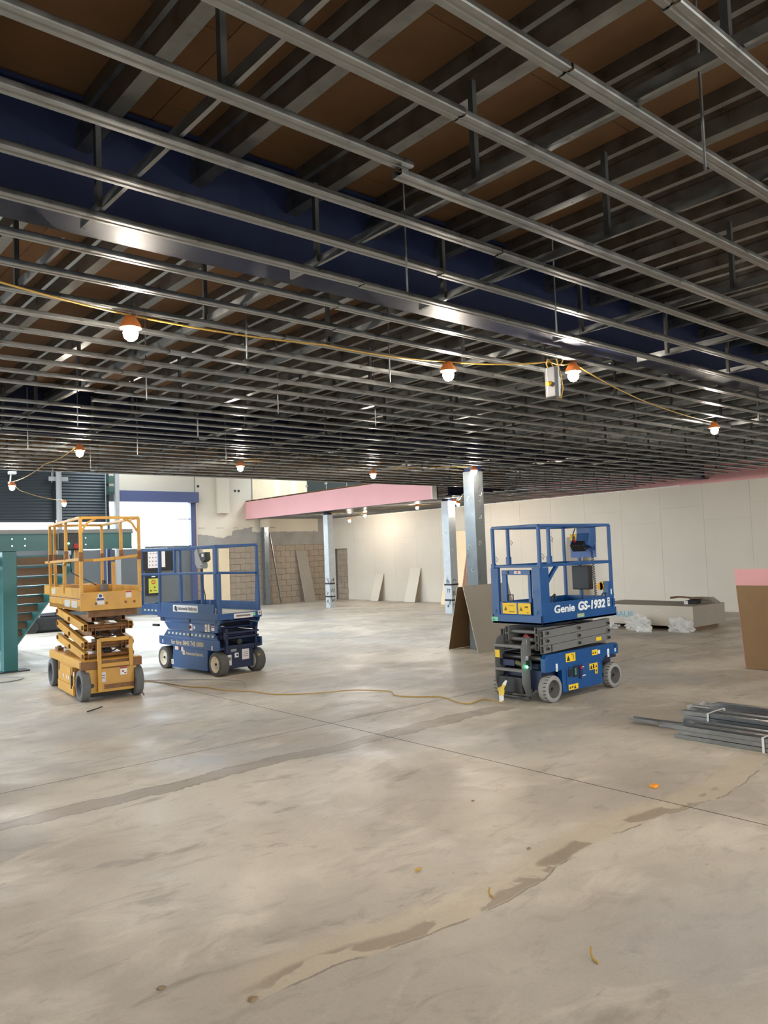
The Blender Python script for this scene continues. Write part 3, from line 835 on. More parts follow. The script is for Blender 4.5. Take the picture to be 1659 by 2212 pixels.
# platform
b = B().box(-.765, .75, -.385, .37, .895, .925).box(-.765, .75, -.385, -.365, .895, 1.005).box(-.765, .75, .35, .37, .895, 1.005).box(-.765, -.745, -.385, .37, .895, 1.005).box(.73, .75, -.385, .37, .895, 1.005)
b.done('platform_deck', GB, R, bevel=.005)
B().box(-.72, .70, -.36, .345, .95, 1.0).done('deck_plate', SD, R)
B().box(-.745, .70, -.376, -.362, 1.0, 1.145).done('toe_board', GB, R, bevel=.003)
B().box(-.745, .70, .34, .354, 1.0, 1.145).done('toe_board', GB, R, bevel=.003)
B().box(.69, .71, -.37, .35, 1.0, 1.145).done('toe_board', GB, R)
text(R, 'lettering', 'Genie', '-y', -.53, 1.018, -.377, .125, M['white'], .003, .06, width=.40)
text(R, 'lettering', 'GS-1932', '-y', -.06, 1.018, -.377, .14, M['white'], .006, .12, width=.57)
sticker(R, 'rating_label', '-y', .595, 1.075, .05, .11, -.377, M['white'], [('r', 0, .03, .03, .012), ('r', .005, -.01, .02, .03)])
sticker(R, 'plate_label', '-y', -.02, .955, .14, .045, -.386, mat('olive_label', (160, 165, 130), .5), [('r', .02, -.01, .07, .012)], M['green'])
sticker(R, 'green_label', '-x', .335, .945, .10, .05, -.766, M['green'], [('r', -.02, .01, .03, .005), ('r', -.015, -.008, .04, .008)])
# entry gate and corner plates
for y0, y1 in ((.255, .365), (-.375, -.262)):
    b = B().box(-.765, -.74, y0, y1, 1.0, 1.56); yy = y1 if y0 > 0 else y0
    b.box(-.765, -.60, yy - .006, yy + .006, 1.0, 1.56).box(-.77, -.764, (y0 + y1) / 2 - .01, (y0 + y1) / 2 + .01, 1.02, 1.06)
    b.done('corner_plate', GB, R, bevel=.004)
gt = B().box(-.76, -.73, .13, .20, 1.0, 1.53).box(-.76, -.73, -.235, -.195, 1.0, 1.53).box(-.765, -.73, -.235, .20, 1.478, 1.535).box(-.76, -.745, -.235, .245, 1.005, 1.16).done('entry_gate', GB, R, bevel=.005)
sticker(gt, 'gate_label', '-x', -.05, 1.508, .10, .035, -.766, M['paper'], [('r', .0, 0, .02, .025)], M['red'])
b = B().box(-.77, -.766, .085, .115, 1.49, 1.525); b.done('gate_latch', M['black'], gt)
sticker(gt, 'warning_label', '-x', .098, 1.08, .215, .13, -.761, M['yellow'], [('t', -.06, 0, .05), ('r', .03, .03, .07, .006), ('r', .03, -.04, .09, .008)], mat('ochre_print', (120, 96, 20), .7))
sticker(gt, 'warning_label', '-x', -.128, 1.08, .185, .13, -.761, M['yellow'], [('t', -.05, 0, .05), ('r', .03, .02, .05, .02), ('r', .05, -.045, .02, .012)], mat('ochre_print', (120, 96, 20), .7))
B().tube([(-.745, .12, 1.16), (-.745, .12, 1.24), (-.745, .05, 1.24), (-.745, .05, 1.16)], .008, 6).done('gate_handle', M['black'], gt)
ya, yb, xa, xb = -.362, .342, -.735, .70
rail(R, 'top_rail', [(xa, ya, 2.05), (xb, ya, 2.05), (xb, yb, 2.05), (xa, yb, 2.05), (xa, ya, 2.05)], GB, .036)
rail(R, 'mid_rail', [(xa, ya, 1.58), (xb, ya, 1.58), (xb, yb, 1.58), (xa, yb, 1.58), (xa, ya, 1.58)], GB, .034)
for x, y, z0, z1 in ((xa, ya, 1.5, 2.05), (xa, yb, 1.5, 2.05), (xb, ya, 1.0, 2.05), (xb, yb, 1.0, 2.05), (-.45, yb, 1.58, 2.05), (-.55, ya, 1.58, 2.05), (xb, .1, 1.0, 2.05)):
    B().bar((x, y, z0), (x, y, z1), .036, .036).done('post', GB, R, bevel=.005)
    B().box(x - .024, x + .024, y - .024, y + .024, z0 + .02, z0 + .11).done('post_socket', GB, R)
b = B()
for s0, s1 in (((-.66, 1.0), (-.66, 1.27)), ((-.66, 1.27), (-.62, 1.38)), ((-.62, 1.38), (-.50, 1.50)), ((-.50, 1.50), (-.42, 1.57))): b.bar((s0[0], ya, s0[1]), (s1[0], ya, s1[1]), .036, .036)
b.done('curved_brace', GB, R)
for (x, y, z) in ((xa, ya, 1.72), (xa, yb, 1.7), (-.55, ya, 1.92), (-.45, yb, 1.9)): B().tube([(x + .02, y - .02, z), (x + .05, y - .03, z - .03), (x + .03, y - .03, z - .07), (x + .02, y - .02, z - .03)], .003, 4).done('lanyard_wire', M['black'], R)
# control station and far-end fittings
B().box(.675, .69, -.17, .22, 1.64, 1.87).done('placard_plate', mat('pale_blue_plate', (78, 108, 168), .5), R)
sticker(R, 'warning_label', '-x', .10, 1.91, .25, .085, .688, M['yellow'], [('t', .06, 0, .05), ('t', -.06, 0, .05)])
c_ = B().prism([(.48, 1.80), (.52, 1.96), (.52, 2.03), (.66, 2.03), (.66, 1.84), (.58, 1.76)], 'xz', -.20, .0).done('control_box', GB, R, bevel=.008)
B().prism([(.44, 1.80), (.49, 1.86), (.57, 1.755), (.50, 1.72)], 'xz', -.14, .06).done('control_panel', M['black'], c_, bevel=.006)
B().cyl((.475, .0, 1.85), (.455, .0, 1.87), .016, 10).done('stop_button', M['red'], c_)
B().tube([(.52, .02, 2.03), (.50, .04, 1.95), (.47, .03, 1.86)], .007, 6).done('control_lead', M['black'], c_)
B().box(.60, .69, -.10, .165, 1.225, 1.535).done('manual_box', M['black'], R, bevel=.01)
pts = []
for i in range(260):
    a = i * .62; z = 1.72 - i * .0022; pts.append((.60 + .016 * math.cos(a), -.165 + .016 * math.sin(a) - .0001 * i, z))
B().tube(pts, .004, 4).done('coiled_lead', M['black'], R)
B().prism([(.60, 1.145), (.73, 1.145), (.70, 1.33), (.62, 1.33)], 'xz', -.375, -.30).done('socket_bracket', GB, R)
B().cyl((.60, -.26, 1.27), (.68, -.26, 1.27), .05, 16).done('socket', mat('socket_yellow', (238, 170, 24), .5), R)
B().box(.60, .68, -.30, -.26, 1.22, 1.33).done('socket_box', M['yplug'], R)
sticker(R, 'white_label', '-y', .665, 1.2, .025, .07, -.376, M['white'])
B().tube([(.56, -.30, 1.15), (.58, -.32, 1.19), (.62, -.31, 1.17), (.64, -.32, 1.20)], .008, 6).done('loose_lead', M['black'], R)
B().tube([(-.50, -.33, 1.14), (-.50, -.33, 1.20), (-.44, -.33, 1.23), (-.43, -.33, 1.18)], .014, 6).done('hook', M['black'], R)

# ------------------------------------------------------------------ amber scissor lift (x runs away from the camera)
R = thing('scissor_lift', 'worn amber scissor lift with its platform partly raised, near the teal stair', 'scissor lift', (3.665, 10.478, 0), math.radians(83.5))
YL, YR = 0., -.79
B().box(.05, 1.9, YR + .12, YL - .12, .10, .40).done('chassis', OD, R)
B().prism([(.36, .03), (1.34, .03), (1.34, .42), (.36, .42)], 'xz', YL - .10, YL - .015).done('side_skirt', OR, R, bevel=.006)
B().box(.37, 1.32, YL - .016, YL - .004, .03, .16).done('lower_skirt', OR, R, bevel=.004)
d = B().box(.52, 1.18, YL - .016, YL - .004, .17, .40).done('access_door', OR, R, bevel=.004)
for x in (.40, 1.24): B().box(x - .03, x + .03, YL - .016, YL - .002, .30, .41).done('door_recess', OD, R)
B().box(.44, .48, YL - .016, YL + .004, .12, .30).done('door_handle', M['black'], R)
sticker(R, 'white_label', '+y', .30, .33, .05, .06, YL, M['paper'])
for x in (.62, .72, .95): sticker(R, 'round_label', '+y', x, .25, .05, .05, YL - .003, M['paper'])
B().prism([(.36, .03), (1.34, .03), (1.34, .42), (.36, .42)], 'xz', YR + .015, YR + .1).done('side_skirt', OR, R)
# top cover with dark worn end
lid = B().box(-.10, 1.88, YR, YL, .425, .535).done('top_cover', OR, R, bevel=.01)
B().box(-.105, -.03, YR - .004, YL + .004, .415, .525).done('cover_end', OD, lid, bevel=.008)
b = B(); b.box(1.55, 1.75, YL - .14, YL - .06, .535, .58).cyl((1.65, YL - .1, .58), (1.65, YL - .1, .60), .03, 10); b.done('cover_latch', OD, R)
# end face
B().box(-.07, .05, YR + .06, YL - .07, .10, .42).done('end_plate', OR, R, bevel=.01)
B().box(-.075, -.065, YR + .10, YL - .30, .14, .20).done('end_scuff', OD, R)
B().box(-.02, .05, YR + .12, YL - .14, .045, .10).done('lower_beam', M['rubber'], R)
sticker(R, 'white_label', '-x', -.285, .30, .07, .13, -.072, M['paper'], [('r', 0, .02, .05, .01), ('r', 0, -.01, .05, .01)], GG)
sticker(R, 'red_white_label', '-x', -.555, .355, .09, .10, -.072, M['white'], [('r', 0, .04, .09, .02), ('r', -.01, -.005, .03, .02), ('r', .02, -.03, .03, .015)], M['red'])
B().cyl((-.075, -.14, .20), (-.06, -.14, .20), .03, 10).done('tow_hole', M['black'], R)
B().cyl((-.10, YR + .085, .29), (-.07, YR + .06, .20), .022, 10).done('mains_plug', M['yplug'], R)
for x, yo, s in ((.03, -.0, 1), (1.80, -.0, 1), (.03, -.80, -1), (1.80, -.80, -1)): wheel(R, x, yo, s, .205, .11, OT, OH, .05)
for x in (.03, 1.8): B().cyl((x, YR + .1, .185), (x, YL - .1, .185), .05, 10).done('axle', M['rubber'], R)
# guard bars on the end
b = B()
for y in (-.225, -.635): b.bar((-.14, y, .12 if y > -.5 else .42), (-.14, y, .81), .05, .03)
b.bar((-.14, -.225, .795), (-.14, -.635, .795), .03, .05).bar((-.13, -.20, .46), (-.13, -.66, .46), .03, .05).bar((-.14, -.225, .14), (-.05, -.225, .14), .05, .03)
b.done('guard_frame', OR, R, bevel=.005)
# scissor pack: outer arms fall towards the camera, inner arms rise
LV = ((.575, .79), (.715, .94), (.96, 1.135))
xs0, xs1 = .03, 1.66
for (zn, zf) in ((.575, .735), (.725, .94), (.955, 1.12)):
    for y in (YL - .10, YR + .10): arms(R, ((xs0, zn), (xs1, zf)), y, .055, .105, OR)
    for y in (YL - .20, YR + .20): arms(R, ((xs0, zf - .04), (xs1, zn + .03)), y, .055, .105, OD)
    for x, zz in ((xs0 + .05, zn), (xs1 - .05, zf), ((xs0 + xs1) / 2, (zn + zf) / 2)):
        B().cyl((x, YL - .055, zz), (x, YR + .055, zz), .026, 12).done('pivot_pin', OD, R)
        for y in (YL - .072, YR + .055): B().cyl((x, y, zz), (x, y + .017, zz), .03, 10).done('pin_head', OD, R)
B().box(.20, 1.2, -.52, -.28, .80, .815).done('tie_plate', OR, R)
B().box(.08, .14, YR + .13, YL - .13, .90, .99).box(.08, .14, YR + .13, YL - .13, .67, .75).done('cross_tube', OD, R)
B().box(-.0, .1, YR + .02, YL - .13, 1.09, 1.175).done('platform_block', OD, R)
B().cyl((.1, -.4, .62), (1.2, -.4, .98), .055, 14).done('hydraulic_ram', M['black'], R)
for z in (.68, .88, 1.1):
    B().tube([(.06, -.25, z), (.0, -.32, z - .045), (.0, -.45, z - .05), (.06, -.55, z)], .012, 6).done('hydraulic_hose', M['rubber'], R)
B().box(.02, .10, -.37, -.30, 1.13, 1.15).box(.06, .16, -.5, -.35, .99, .995).done('pale_tag', M['paper'], R)
# platform
PXN, PXF = -.12, 1.80
b = B().box(PXN, PXF, YR - .01, YL, 1.19, 1.25); b.done('platform_deck', OR, R)
B().box(PXN, PXF, YL - .015, YL, 1.19, 1.335).done('lower_side_panel', OR, R, bevel=.004)
B().box(PXN - .0, PXF + .02, YL - .028, YL - .012, 1.345, 1.485).done('toe_board', OR, R, bevel=.004)
B().box(PXN, PXF, YL - .012, YL - .004, 1.332, 1.35).done('toothed_strip', OD, R)
B().box(PXN, PXF, YR - .01, YR + .01, 1.19, 1.485).done('toe_board', OR, R)
B().box(PXF - .02, PXF, YR, YL, 1.19, 1.485).done('toe_board', OR, R)
B().box(PXN - .01, PXN + .015, YR - .01, YL, 1.185, 1.43).done('end_panel', OR, R, bevel=.006)
B().box(PXF, PXF + .42, YL - .03, YR + .02, 1.36, 1.40).box(PXF, PXF + .42, YL - .03, YL - .01, 1.36, 1.5).box(PXF + .4, PXF + .42, YL - .03, YR, 1.36, 1.5).done('extension_deck', OR, R)
for x, y0, y1 in ((.62, 1.22, 1.32), (.20, 1.22, 1.32)): sticker(R, 'worn_label', '+y', x, 1.27, .32, .09, YL, mat('faded_label', (176, 172, 164), .7, var=.15, vscale=12))
sticker(R, 'worn_label', '+y', 1.55, 1.42, .22, .08, YL - .012, mat('faded_label', (176, 172, 164), .7))
for y in (-.20, -.335, -.585, -.70): B().cyl((PXN - .012, y, 1.275), (PXN + .0, y, 1.275), .019, 12).done('panel_hole', OD, R)
sticker(R, 'maker_label', '-x', -.255, 1.31, .10, .10, PXN - .01, M['paper'], [('r', 0, .02, .09, .03)], mat('label_navy', (60, 74, 120), .6))
B().cyl((PXN - .014, -.255, 1.375), (PXN - .01, -.255, 1.375), .033, 18).done('round_label', M['white'], R)
B().cyl((PXN - .016, -.255, 1.375), (PXN - .014, -.255, 1.375), .022, 18).done('round_mark', mat('label_navy', (60, 74, 120), .6), R)
sticker(R, 'capacity_label', '-x', -.625, 1.375, .075, .085, PXN - .01, M['paper'], [('r', 0, .034, .075, .018)], M['red'])
ya, yb = YL - .02, YR + .01
b = B()
rail(R, 'top_rail', [(PXF, ya, 2.40), (PXN, ya, 2.41), (PXN, yb, 2.41), (PXF, yb, 2.40), (PXF, ya, 2.40)], OR, .04)
pts = [(PXF + .3, ya, 1.845), (PXN, ya, 1.865)]
rail(R, 'mid_rail', pts, OR, .04); rail(R, 'mid_rail', [(PXN, yb, 1.885), (PXF, yb, 1.87)], OR, .04); rail(R, 'mid_rail', [(PXF, ya, 1.86), (PXF, yb, 1.86)], OR, .04)
rail(R, 'mid_rail', [(PXN, -.17, 1.845), (PXN, -.45, 1.86), (PXN, yb, 1.90)], OR, .038)
for x, y, z0 in ((PXN, ya, 1.4), (PXN, yb, 1.4), (PXF, ya, 1.4), (PXF, yb, 1.4), (.74, ya, 1.87), (.74, yb, 1.87), (PXF - .15, ya - .04, 1.4)):
    B().bar((x, y, z0), (x, y, 2.40), .042, .042).done('post', OR, R, bevel=.005)
    B().box(x - .026, x + .026, y - .026, y + .026, max(z0, 1.84), max(z0, 1.84) + .12).done('post_socket', OD, R)
B().bar((.85, ya, 1.4), (.85, ya, 1.80), .045, .04).bar((.85, ya, 1.80), (.74, ya, 1.86), .04, .04).done('gate_post', OR, R)
for hoop in (((PXN, -.03, 2.22), (PXN, -.10, 2.34), (PXN, -.22, 2.40)), ((PXN, -.58, 2.40), (PXN, -.69, 2.34), (PXN, -.76, 2.22))): rail(R, 'corner_hoop', hoop, OR, .03)
B().bar((PXF - .1, -.38, 1.25), (PXF - .1, -.38, 2.3), .06, .05).done('inner_post', OR, R)
B().bar((.35, yb + .22, 1.24), (.35, yb + .22, 1.82), .045, .04).done('inner_post', OR, R)
B().box(PXF - .5, PXF - .1, -.55, -.10, 1.25, 1.50).done('toe_box', OR, R)
c_ = B().box(PXF - .3, PXF - .12, -.42, -.08, 2.02, 2.28).done('control_box', mat('dark_control', (46, 50, 48), .5), R, bevel=.02)
B().cyl((PXF - .32, -.33, 2.08), (PXF - .30, -.33, 2.08), .04, 14).done('stop_button', M['red'], c_)
B().cyl((PXF - .32, -.22, 2.12), (PXF - .305, -.22, 2.12), .014, 8).done('indicator', M['led'], c_)
B().bar((PXF - .3, -.2, 2.0), (PXF - .32, -.22, 1.86), .03, .03).done('joystick', M['paper'], c_)
B().tube([(PXF - .25, -.3, 2.02), (PXF - .3, -.24, 1.85), (PXF - .28, -.26, 1.68), (.75, -.42, 1.50)], .01, 6).done('control_cable', M['black'], R)
t2 = B().box(.37, .50, -.50, -.41, 1.40, 1.52).done('tool_pouch', mat('pouch_grey', (104, 98, 90), .8), R, bevel=.02)
B().box(.36, .52, -.51, -.40, 1.25, 1.40).done('pouch_shelf', OR, R)
B().tube([(.40, -.43, 1.52), (.41, -.43, 1.56), (.46, -.47, 1.56), (.47, -.47, 1.52)], .01, 6).done('pouch_handle', M['black'], t2)

# ------------------------------------------------------------------ dusty blue scissor lift with the extended deck
R = thing('scissor_lift', 'dusty dark blue scissor lift with cream wheels and an extended deck, beyond the amber lift', 'scissor lift', (5.873, 10.907, 0), math.radians(93))
YL, YR = 0., -.80
B().box(.05, 1.6, YR + .16, YL - .13, .10, .42).done('chassis', SD, R)
B().prism([(.27, .055), (1.40, .04), (1.33, .41), (.25, .39)], 'xz', YL - .16, YL - .03).done('side_box', SB, R, bevel=.006)
B().prism([(.27, .055), (1.40, .04), (1.33, .41), (.25, .39)], 'xz', YR + .03, YR + .16).done('side_box', SB, R)
B().prism([(-.12, .405), (-.05, .385), (1.72, .405), (1.76, .42), (1.76, .545), (-.12, .545)], 'xz', YL - .03, YL).done('side_rail', SB, R, bevel=.006)
B().prism([(-.12, .405), (1.76, .405), (1.76, .545), (-.12, .545)], 'xz', YR, YR + .03).done('side_rail', SB, R)
B().box(-.12, 1.76, YR + .03, YL - .03, .40, .44).done('base_tray', SD, R)
text(R, 'lettering', 'for hire: 0845 745 0000', '+y', 1.34, .43, YL + .001, .105, TAN, .002, width=1.02)
text(R, 'lettering', 'Nationwide Platforms', '+y', .92, .275, YL - .03, .07, TAN, .001, width=.52)
B().cyl((.99, YL - .03, .305), (.99, YL - .026, .305), .042, 20).cyl((.96, YL - .03, .285), (.96, YL - .025, .285), .018, 12).done('round_logo', TAN, R)
sticker(R, 'white_label', '+y', 1.22, .365, .11, .06, YL - .03, M['paper']); sticker(R, 'red_label', '+y', 1.12, .37, .07, .07, YL - .03, mat('dark_print', (34, 26, 30), .6), [('r', 0, 0, .03, .04)], M['red'])
sticker(R, 'white_label', '+y', 1.04, .36, .06, .08, YL - .03, M['paper']); sticker(R, 'white_label', '+y', .07, .43, .035, .07, YL, M['paper']); sticker(R, 'white_label', '+y', 1.63, .46, .03, .06, YL, M['paper'])
sticker(R, 'tyre_label', '+y', 1.37, .13, .07, .08, YL - .03, M['white'], [('r', 0, 0, .02, .04)], M['red'])
for x in (.0, 1.62): wheel(R, x, .0, 1, .185, .15, ST, SH, .04); wheel(R, x, YR - .02, -1, .185, .15, ST, SH, .04)
for x in (.0, 1.62): B().cyl((x, YR + .1, .185), (x, YL - .1, .185), .05, 10).done('axle', M['rubber'], R)
# end face
B().box(-.10, .06, -.64, -.17, .10, .40).done('end_box', SD, R, bevel=.008)
b = B()
sticker(R, 'white_label', '-x', -.20, .235, .07, .16, -.10, M['paper'], [('r', 0, .02, .05, .05)], GG)
sticker(R, 'white_label', '-x', -.33, .30, .07, .07, -.10, M['white'], [('r', .01, 0, .03, .03)], SD)
sticker(R, 'white_label', '-x', -.495, .30, .13, .16, -.10, M['paper'], [('r', 0, .03, .09, .008), ('r', 0, 0, .09, .008), ('r', 0, -.03, .09, .008)], GG)
sticker(R, 'white_label', '-x', -.28, .385, .10, .05, -.10, M['postgrey'])
for z in (.43, .565, .64): B().box(-.15, -.10, YR + .08, YL - .10, z, z + .03).done('step_bar', SD, R)
for y in (-.13, -.67): B().box(-.15, -.09, y - .02, y + .02, .35, .72).done('step_upright', SD, R)
B().cyl((-.09, -.4, .5), (.5, -.4, .56), .045, 12).done('hydraulic_ram', M['galvdull'], R)
B().cyl((-.15, -.70, .28), (-.14, -.70, .14), .022, 10).done('mains_plug', M['yplug'], R)
# folded scissor plates with slanted ends
lay = ((.545, .655, .0, 1.60), (.665, .785, .02, 1.56), (.79, .86, -.04, 1.68))
for i, (z0, z1, xn, xf) in enumerate(lay):
    for y in (YL - .05, YR + .03):
        B().prism([(xn - .06, z0), (xf + .05, z0) if i != 1 else (xf - .08, z0), (xf - .08, z1) if i == 0 else (xf + .06, z1), (xn + .05, z1) if i == 0 else (xn - .09, z1)], 'xz', y, y + .02).done('scissor_arm', SB, R)
    for y in (YL - .12, YR + .10): B().box(xn, xf, y - .02, y + .02, z0 + .01, z1 - .01).done('inner_arm', SD, R)
    B().cyl((.78, YL - .045, (z0 + z1) / 2), (.78, YL - .02, (z0 + z1) / 2), .03, 10).done('pivot_pin', M['black'], R)
    B().cyl((xn + .03, YR + .03, (z0 + z1) / 2), (xn + .03, YL - .03, (z0 + z1) / 2), .022, 10).done('cross_pin', SD, R)
chev = mat('hazard_cream', (196, 200, 170), .6)
b = B()
for i in range(12):
    x = 1.50 - i * .125; b.prism([(x, .585), (x - .055, .585), (x - .065, .62), (x - .01, .62)], 'xz', YL - .031, YL - .028)
b.done('hazard_dashes', chev, R)
sticker(R, 'round_label', '+y', .74, .725, .08, .10, YL - .03, M['white'], [('r', 0, 0, .04, .05)], M['red']); sticker(R, 'white_label', '+y', .64, .725, .05, .05, YL - .03, M['paper'])
sticker(R, 'beige_label', '+y', .28, .725, .07, .12, YL - .03, M['tape'], [('r', 0, 0, .02, .05)]); sticker(R, 'beige_label', '+y', .20, .73, .04, .12, YL - .03, M['tape']); sticker(R, 'red_label', '+y', .08, .73, .09, .07, YL - .03, M['white'], [('r', 0, .02, .09, .02)], M['red'])
# platform
B().box(-.12, 1.80, YR - .01, YL, .86, .955).done('platform_deck', SB, R, bevel=.004)
B().box(-.10, 1.78, YR + .02, YL - .04, .955, .962).done('deck_plate', mat('dusty_deck', (176, 170, 150), .7, var=.15, vscale=6), R)
B().box(.0, 1.78, YL - .02, YL - .004, .95, 1.10).done('toe_board', SB, R, bevel=.004)
B().box(-.05, 1.78, YR, YR + .016, .95, 1.10).done('toe_board', SB, R)
B().box(1.70, 1.72, YR, YL, .95, 1.10).done('toe_board', SB, R)
B().box(1.6, 2.45, YR + .02, YL - .03, .88, .93).box(1.8, 2.45, YL - .05, YL - .035, .88, 1.07).box(2.43, 2.45, YR + .02, YL - .04, .88, 1.07).box(1.8, 2.45, YR + .02, YR + .035, .88, 1.07).done('extension_deck', SB, R)
b = B()
for i in range(5): b.box(2.34 - i * .13, 2.28 - i * .13, YL - .036, YL - .032, .945, .975)
b.done('hazard_dashes', chev, R)
B().box(1.62, 1.74, YL - .1, YL - .02, .80, .87).done('slide_block', SD, R)
s_ = B().box(.47, 1.26, YL - .004, YL + .0, .965, 1.075).done('name_board', M['white'], R)
text(s_, 'lettering', 'Nationwide Platforms', '+y', 1.11, .995, YL + .0, .08, mat('name_print', (40, 44, 66), .6), .001, width=.60)
b = B().cyl((1.17, YL, 1.02), (1.17, YL + .003, 1.02), .04, 18).cyl((1.135, YL, .99), (1.135, YL + .003, .99), .018, 12); b.done('round_logo', mat('name_print', (40, 44, 66), .6), s_)
sticker(R, 'name_board', '-x', -.46, .905, .35, .075, -.121, M['paper'], [('r', 0, 0, .26, .025)], GG)
sticker(R, 'green_label', '-x', -.66, .915, .05, .055, -.121, M['green']); sticker(R, 'round_label', '-x', -.765, .925, .06, .07, -.121, M['paper'], [('r', 0, 0, .03, .03)], mat('brown_print', (130, 90, 60), .7))
ya, yb = YL - .03, YR + .02
rail(R, 'top_rail', [(2.42, ya, 2.0), (-.06, ya, 2.0), (-.06, yb, 2.01), (2.42, yb, 2.0), (2.42, ya, 2.0)], SB, .042)
rail(R, 'mid_rail', [(2.42, ya, 1.58), (-.06, ya, 1.59), (-.06, yb, 1.56), (2.42, yb, 1.56), (2.42, ya, 1.56)], SB, .036)
for x, y, z0, z1 in ((-.06, ya, 1.58, 2.0), (-.06, yb, 1.56, 2.0), (1.75, ya, .95, 2.0), (1.22, ya, 1.58, 2.0), (1.12, ya - .05, 1.1, 1.58), (.40, ya - .02, .95, 1.58), (2.40, ya, 1.05, 2.0), (2.40, yb, 1.05, 2.0), (1.2, yb, .95, 2.0)):
    B().bar((x, y, z0), (x, y, z1), .042, .042).done('post', SB, R, bevel=.005)
for y in (ya - .03, yb + .01):
    B().prism([(-.12, .87), (.0, .87), (-.06, 1.60), (-.11, 1.60)], 'xz', y - .02, y + .02).done('corner_post', SB, R, bevel=.004)
B().box(.10, .16, YL - .10, YL - .02, .96, 1.17).done('post_socket', SB, R)
c_ = B().prism([(.56, 1.93), (.48, 1.99), (.36, 1.80), (.30, 1.72), (.32, 1.66), (.48, 1.66), (.54, 1.74)], 'xz', YL - .11, YL - .01).done('control_box', M['postgrey'], R, bevel=.012)
B().prism([(.42, 1.90), (.22, 1.92), (.20, 1.80), (.28, 1.76), (.36, 1.80)], 'xz', YL - .10, YL - .0).done('control_panel', mat('dark_control', (46, 50, 48), .5), c_, bevel=.008)
sticker(c_, 'dial_plate', '+y', .28, 1.87, .06, .05, YL, M['white']); sticker(c_, 'blue_mark', '+y', .34, 1.70, .05, .02, YL - .01, M['bluetrim'])
B().bar((.42, YL - .06, .97), (.42, YL - .06, 1.68), .03, .03).done('control_mast', M['black'], R)
B().tube([(.42, YL - .04, 1.6), (.36, YL - .02, 1.45), (.30, YL - .04, 1.25), (.32, YL - .05, 1.0)], .008, 5).done('control_cable', M['black'], R)
B().box(.7, 1.5, -.5, -.1, .963, .985).done('loose_board', M['tape'], R)
B().box(1.76, 1.95, YL - .02, YL + .02, .70, .735).done('platform_lever', M['rubber'], R)

# ------------------------------------------------------------------ boards, pallets, studs
def board(name, label, cat, p0, p1, top, th, face, core=None, group=None):
    """leaning sheet: bottom edge p0-p1 (floor), top offset vector, thickness"""
    p0, p1, top = Vector(p0), Vector(p1), Vector(top); o = (p0 + p1) / 2
    n = (p1 - p0).cross(top).normalized() * th
    vs = [p0 - o, p1 - o, p1 + top - o, p0 + top - o]; vs = vs + [v + n for v in vs]
    b = B(); b.add(vs, [(0, 1, 2, 3), (7, 6, 5, 4)])
    b.m = 1; b.add(vs, [(0, 4, 5, 1), (1, 5, 6, 2), (2, 6, 7, 3), (3, 7, 4, 0)])
    return b.done(name, [face, core or M['core']], loc=o, label=label, cat=cat, group=group)


board('plasterboard', 'grey plasterboard leaning on the near side of the tall grey column', 'board', (9.99, 9.24, .006), (11.2, 9.24, .006), (0, .30, 1.16), .0125, M['greyboard'])
board('plasterboard', 'brown backed plasterboard leaning on the far side of the tall grey column', 'board', (10.17, 10.13, .006), (11.37, 10.13, .006), (0, -.28, 1.13), .0125, M['brownboard'])
board('plasterboard', 'brown plasterboard at the right edge, in front of a taller pink one', 'board', (10.92, 5.06, .008), (10.92, 3.86, .008), (.12, .13, 1.14), .0125, M['brownboard'])
board('plasterboard', 'pink plasterboard standing taller behind the brown one at the right edge', 'board', (10.98, 5.10, .008), (11.0, 3.90, .008), (.14, .14, 1.37), .0125, M['pink'])
board('plasterboard', 'narrow grey plasterboard strip leaning on the block wall beside a steel stud', 'board', (17.64, 25.35, .006), (18.15, 25.35, .006), (-.17, .28, 2.02), .0125, M['greyboard'])
board('plasterboard', 'ivory offcut leaning on the right wall, the smaller of the pair beside the columns', 'board', (18.93, 22.9, .006), (18.93, 22.45, .006), (.34, .0, 1.0), .0125, M['wallboard'])
board('plasterboard', 'ivory offcut leaning on the right wall, the taller of the pair beside the columns', 'board', (18.9, 20.95, .006), (18.9, 20.4, .006), (.37, .0, 1.2), .0125, M['wallboard'])
for i in range(7):
    a = 18.42 + i * .045
    board('plasterboard', 'pink edged plasterboard in the tall leaning stack behind the columns', 'board', (a, 18.6, .006), (a, 17.72 + .02 * (i % 3), .006), (19.02 - 18.42 + i * .035 - i * .045 + .0, 0, 2.42 - .03 * (i % 2)), .02, M['cream'], M['pink'], 'plasterboards in the tall leaning stack')
for i in range(2):
    a = 18.85 + i * .09
    board('plasterboard', ('brown edged board, the front one of the pair seen through the bright blue lift', 'cream board, the rear one of the pair seen through the bright blue lift')[i], 'board', (a, 13.95 - .05 * i, .006), (a, 13.35, .006), (.3 - .03 * i, 0, 2.05 - .06 * i), .02, M['cream'] if i else M['greyboard'], M['brownboard'])
for x0, x1, nm in ((13.45, 13.83, 'cream board strip fixed upright on the block wall, nearer the bright window'), (14.1, 14.52, 'cream board strip fixed upright on the block wall, nearer the thin column')):
    B().box(0, x1 - x0, 0, .03, 0, 2.18).done('board_strip', M['cream'], loc=(x0, WY - .045, .004), label=nm, cat='board')
t = thing('steel_stud', 'pale galvanised stud leaning against the block wall', 'stud', (16.49, 25.3, 0))
b = B().strip(sheet([(.03, .03), (0, .03), (0, -.03), (.03, -.03)], .003), 'xy', .01, 2.78)
o = b.done('stud', M['galv'], t); o.rotation_euler = (-.115, -.085, 0)

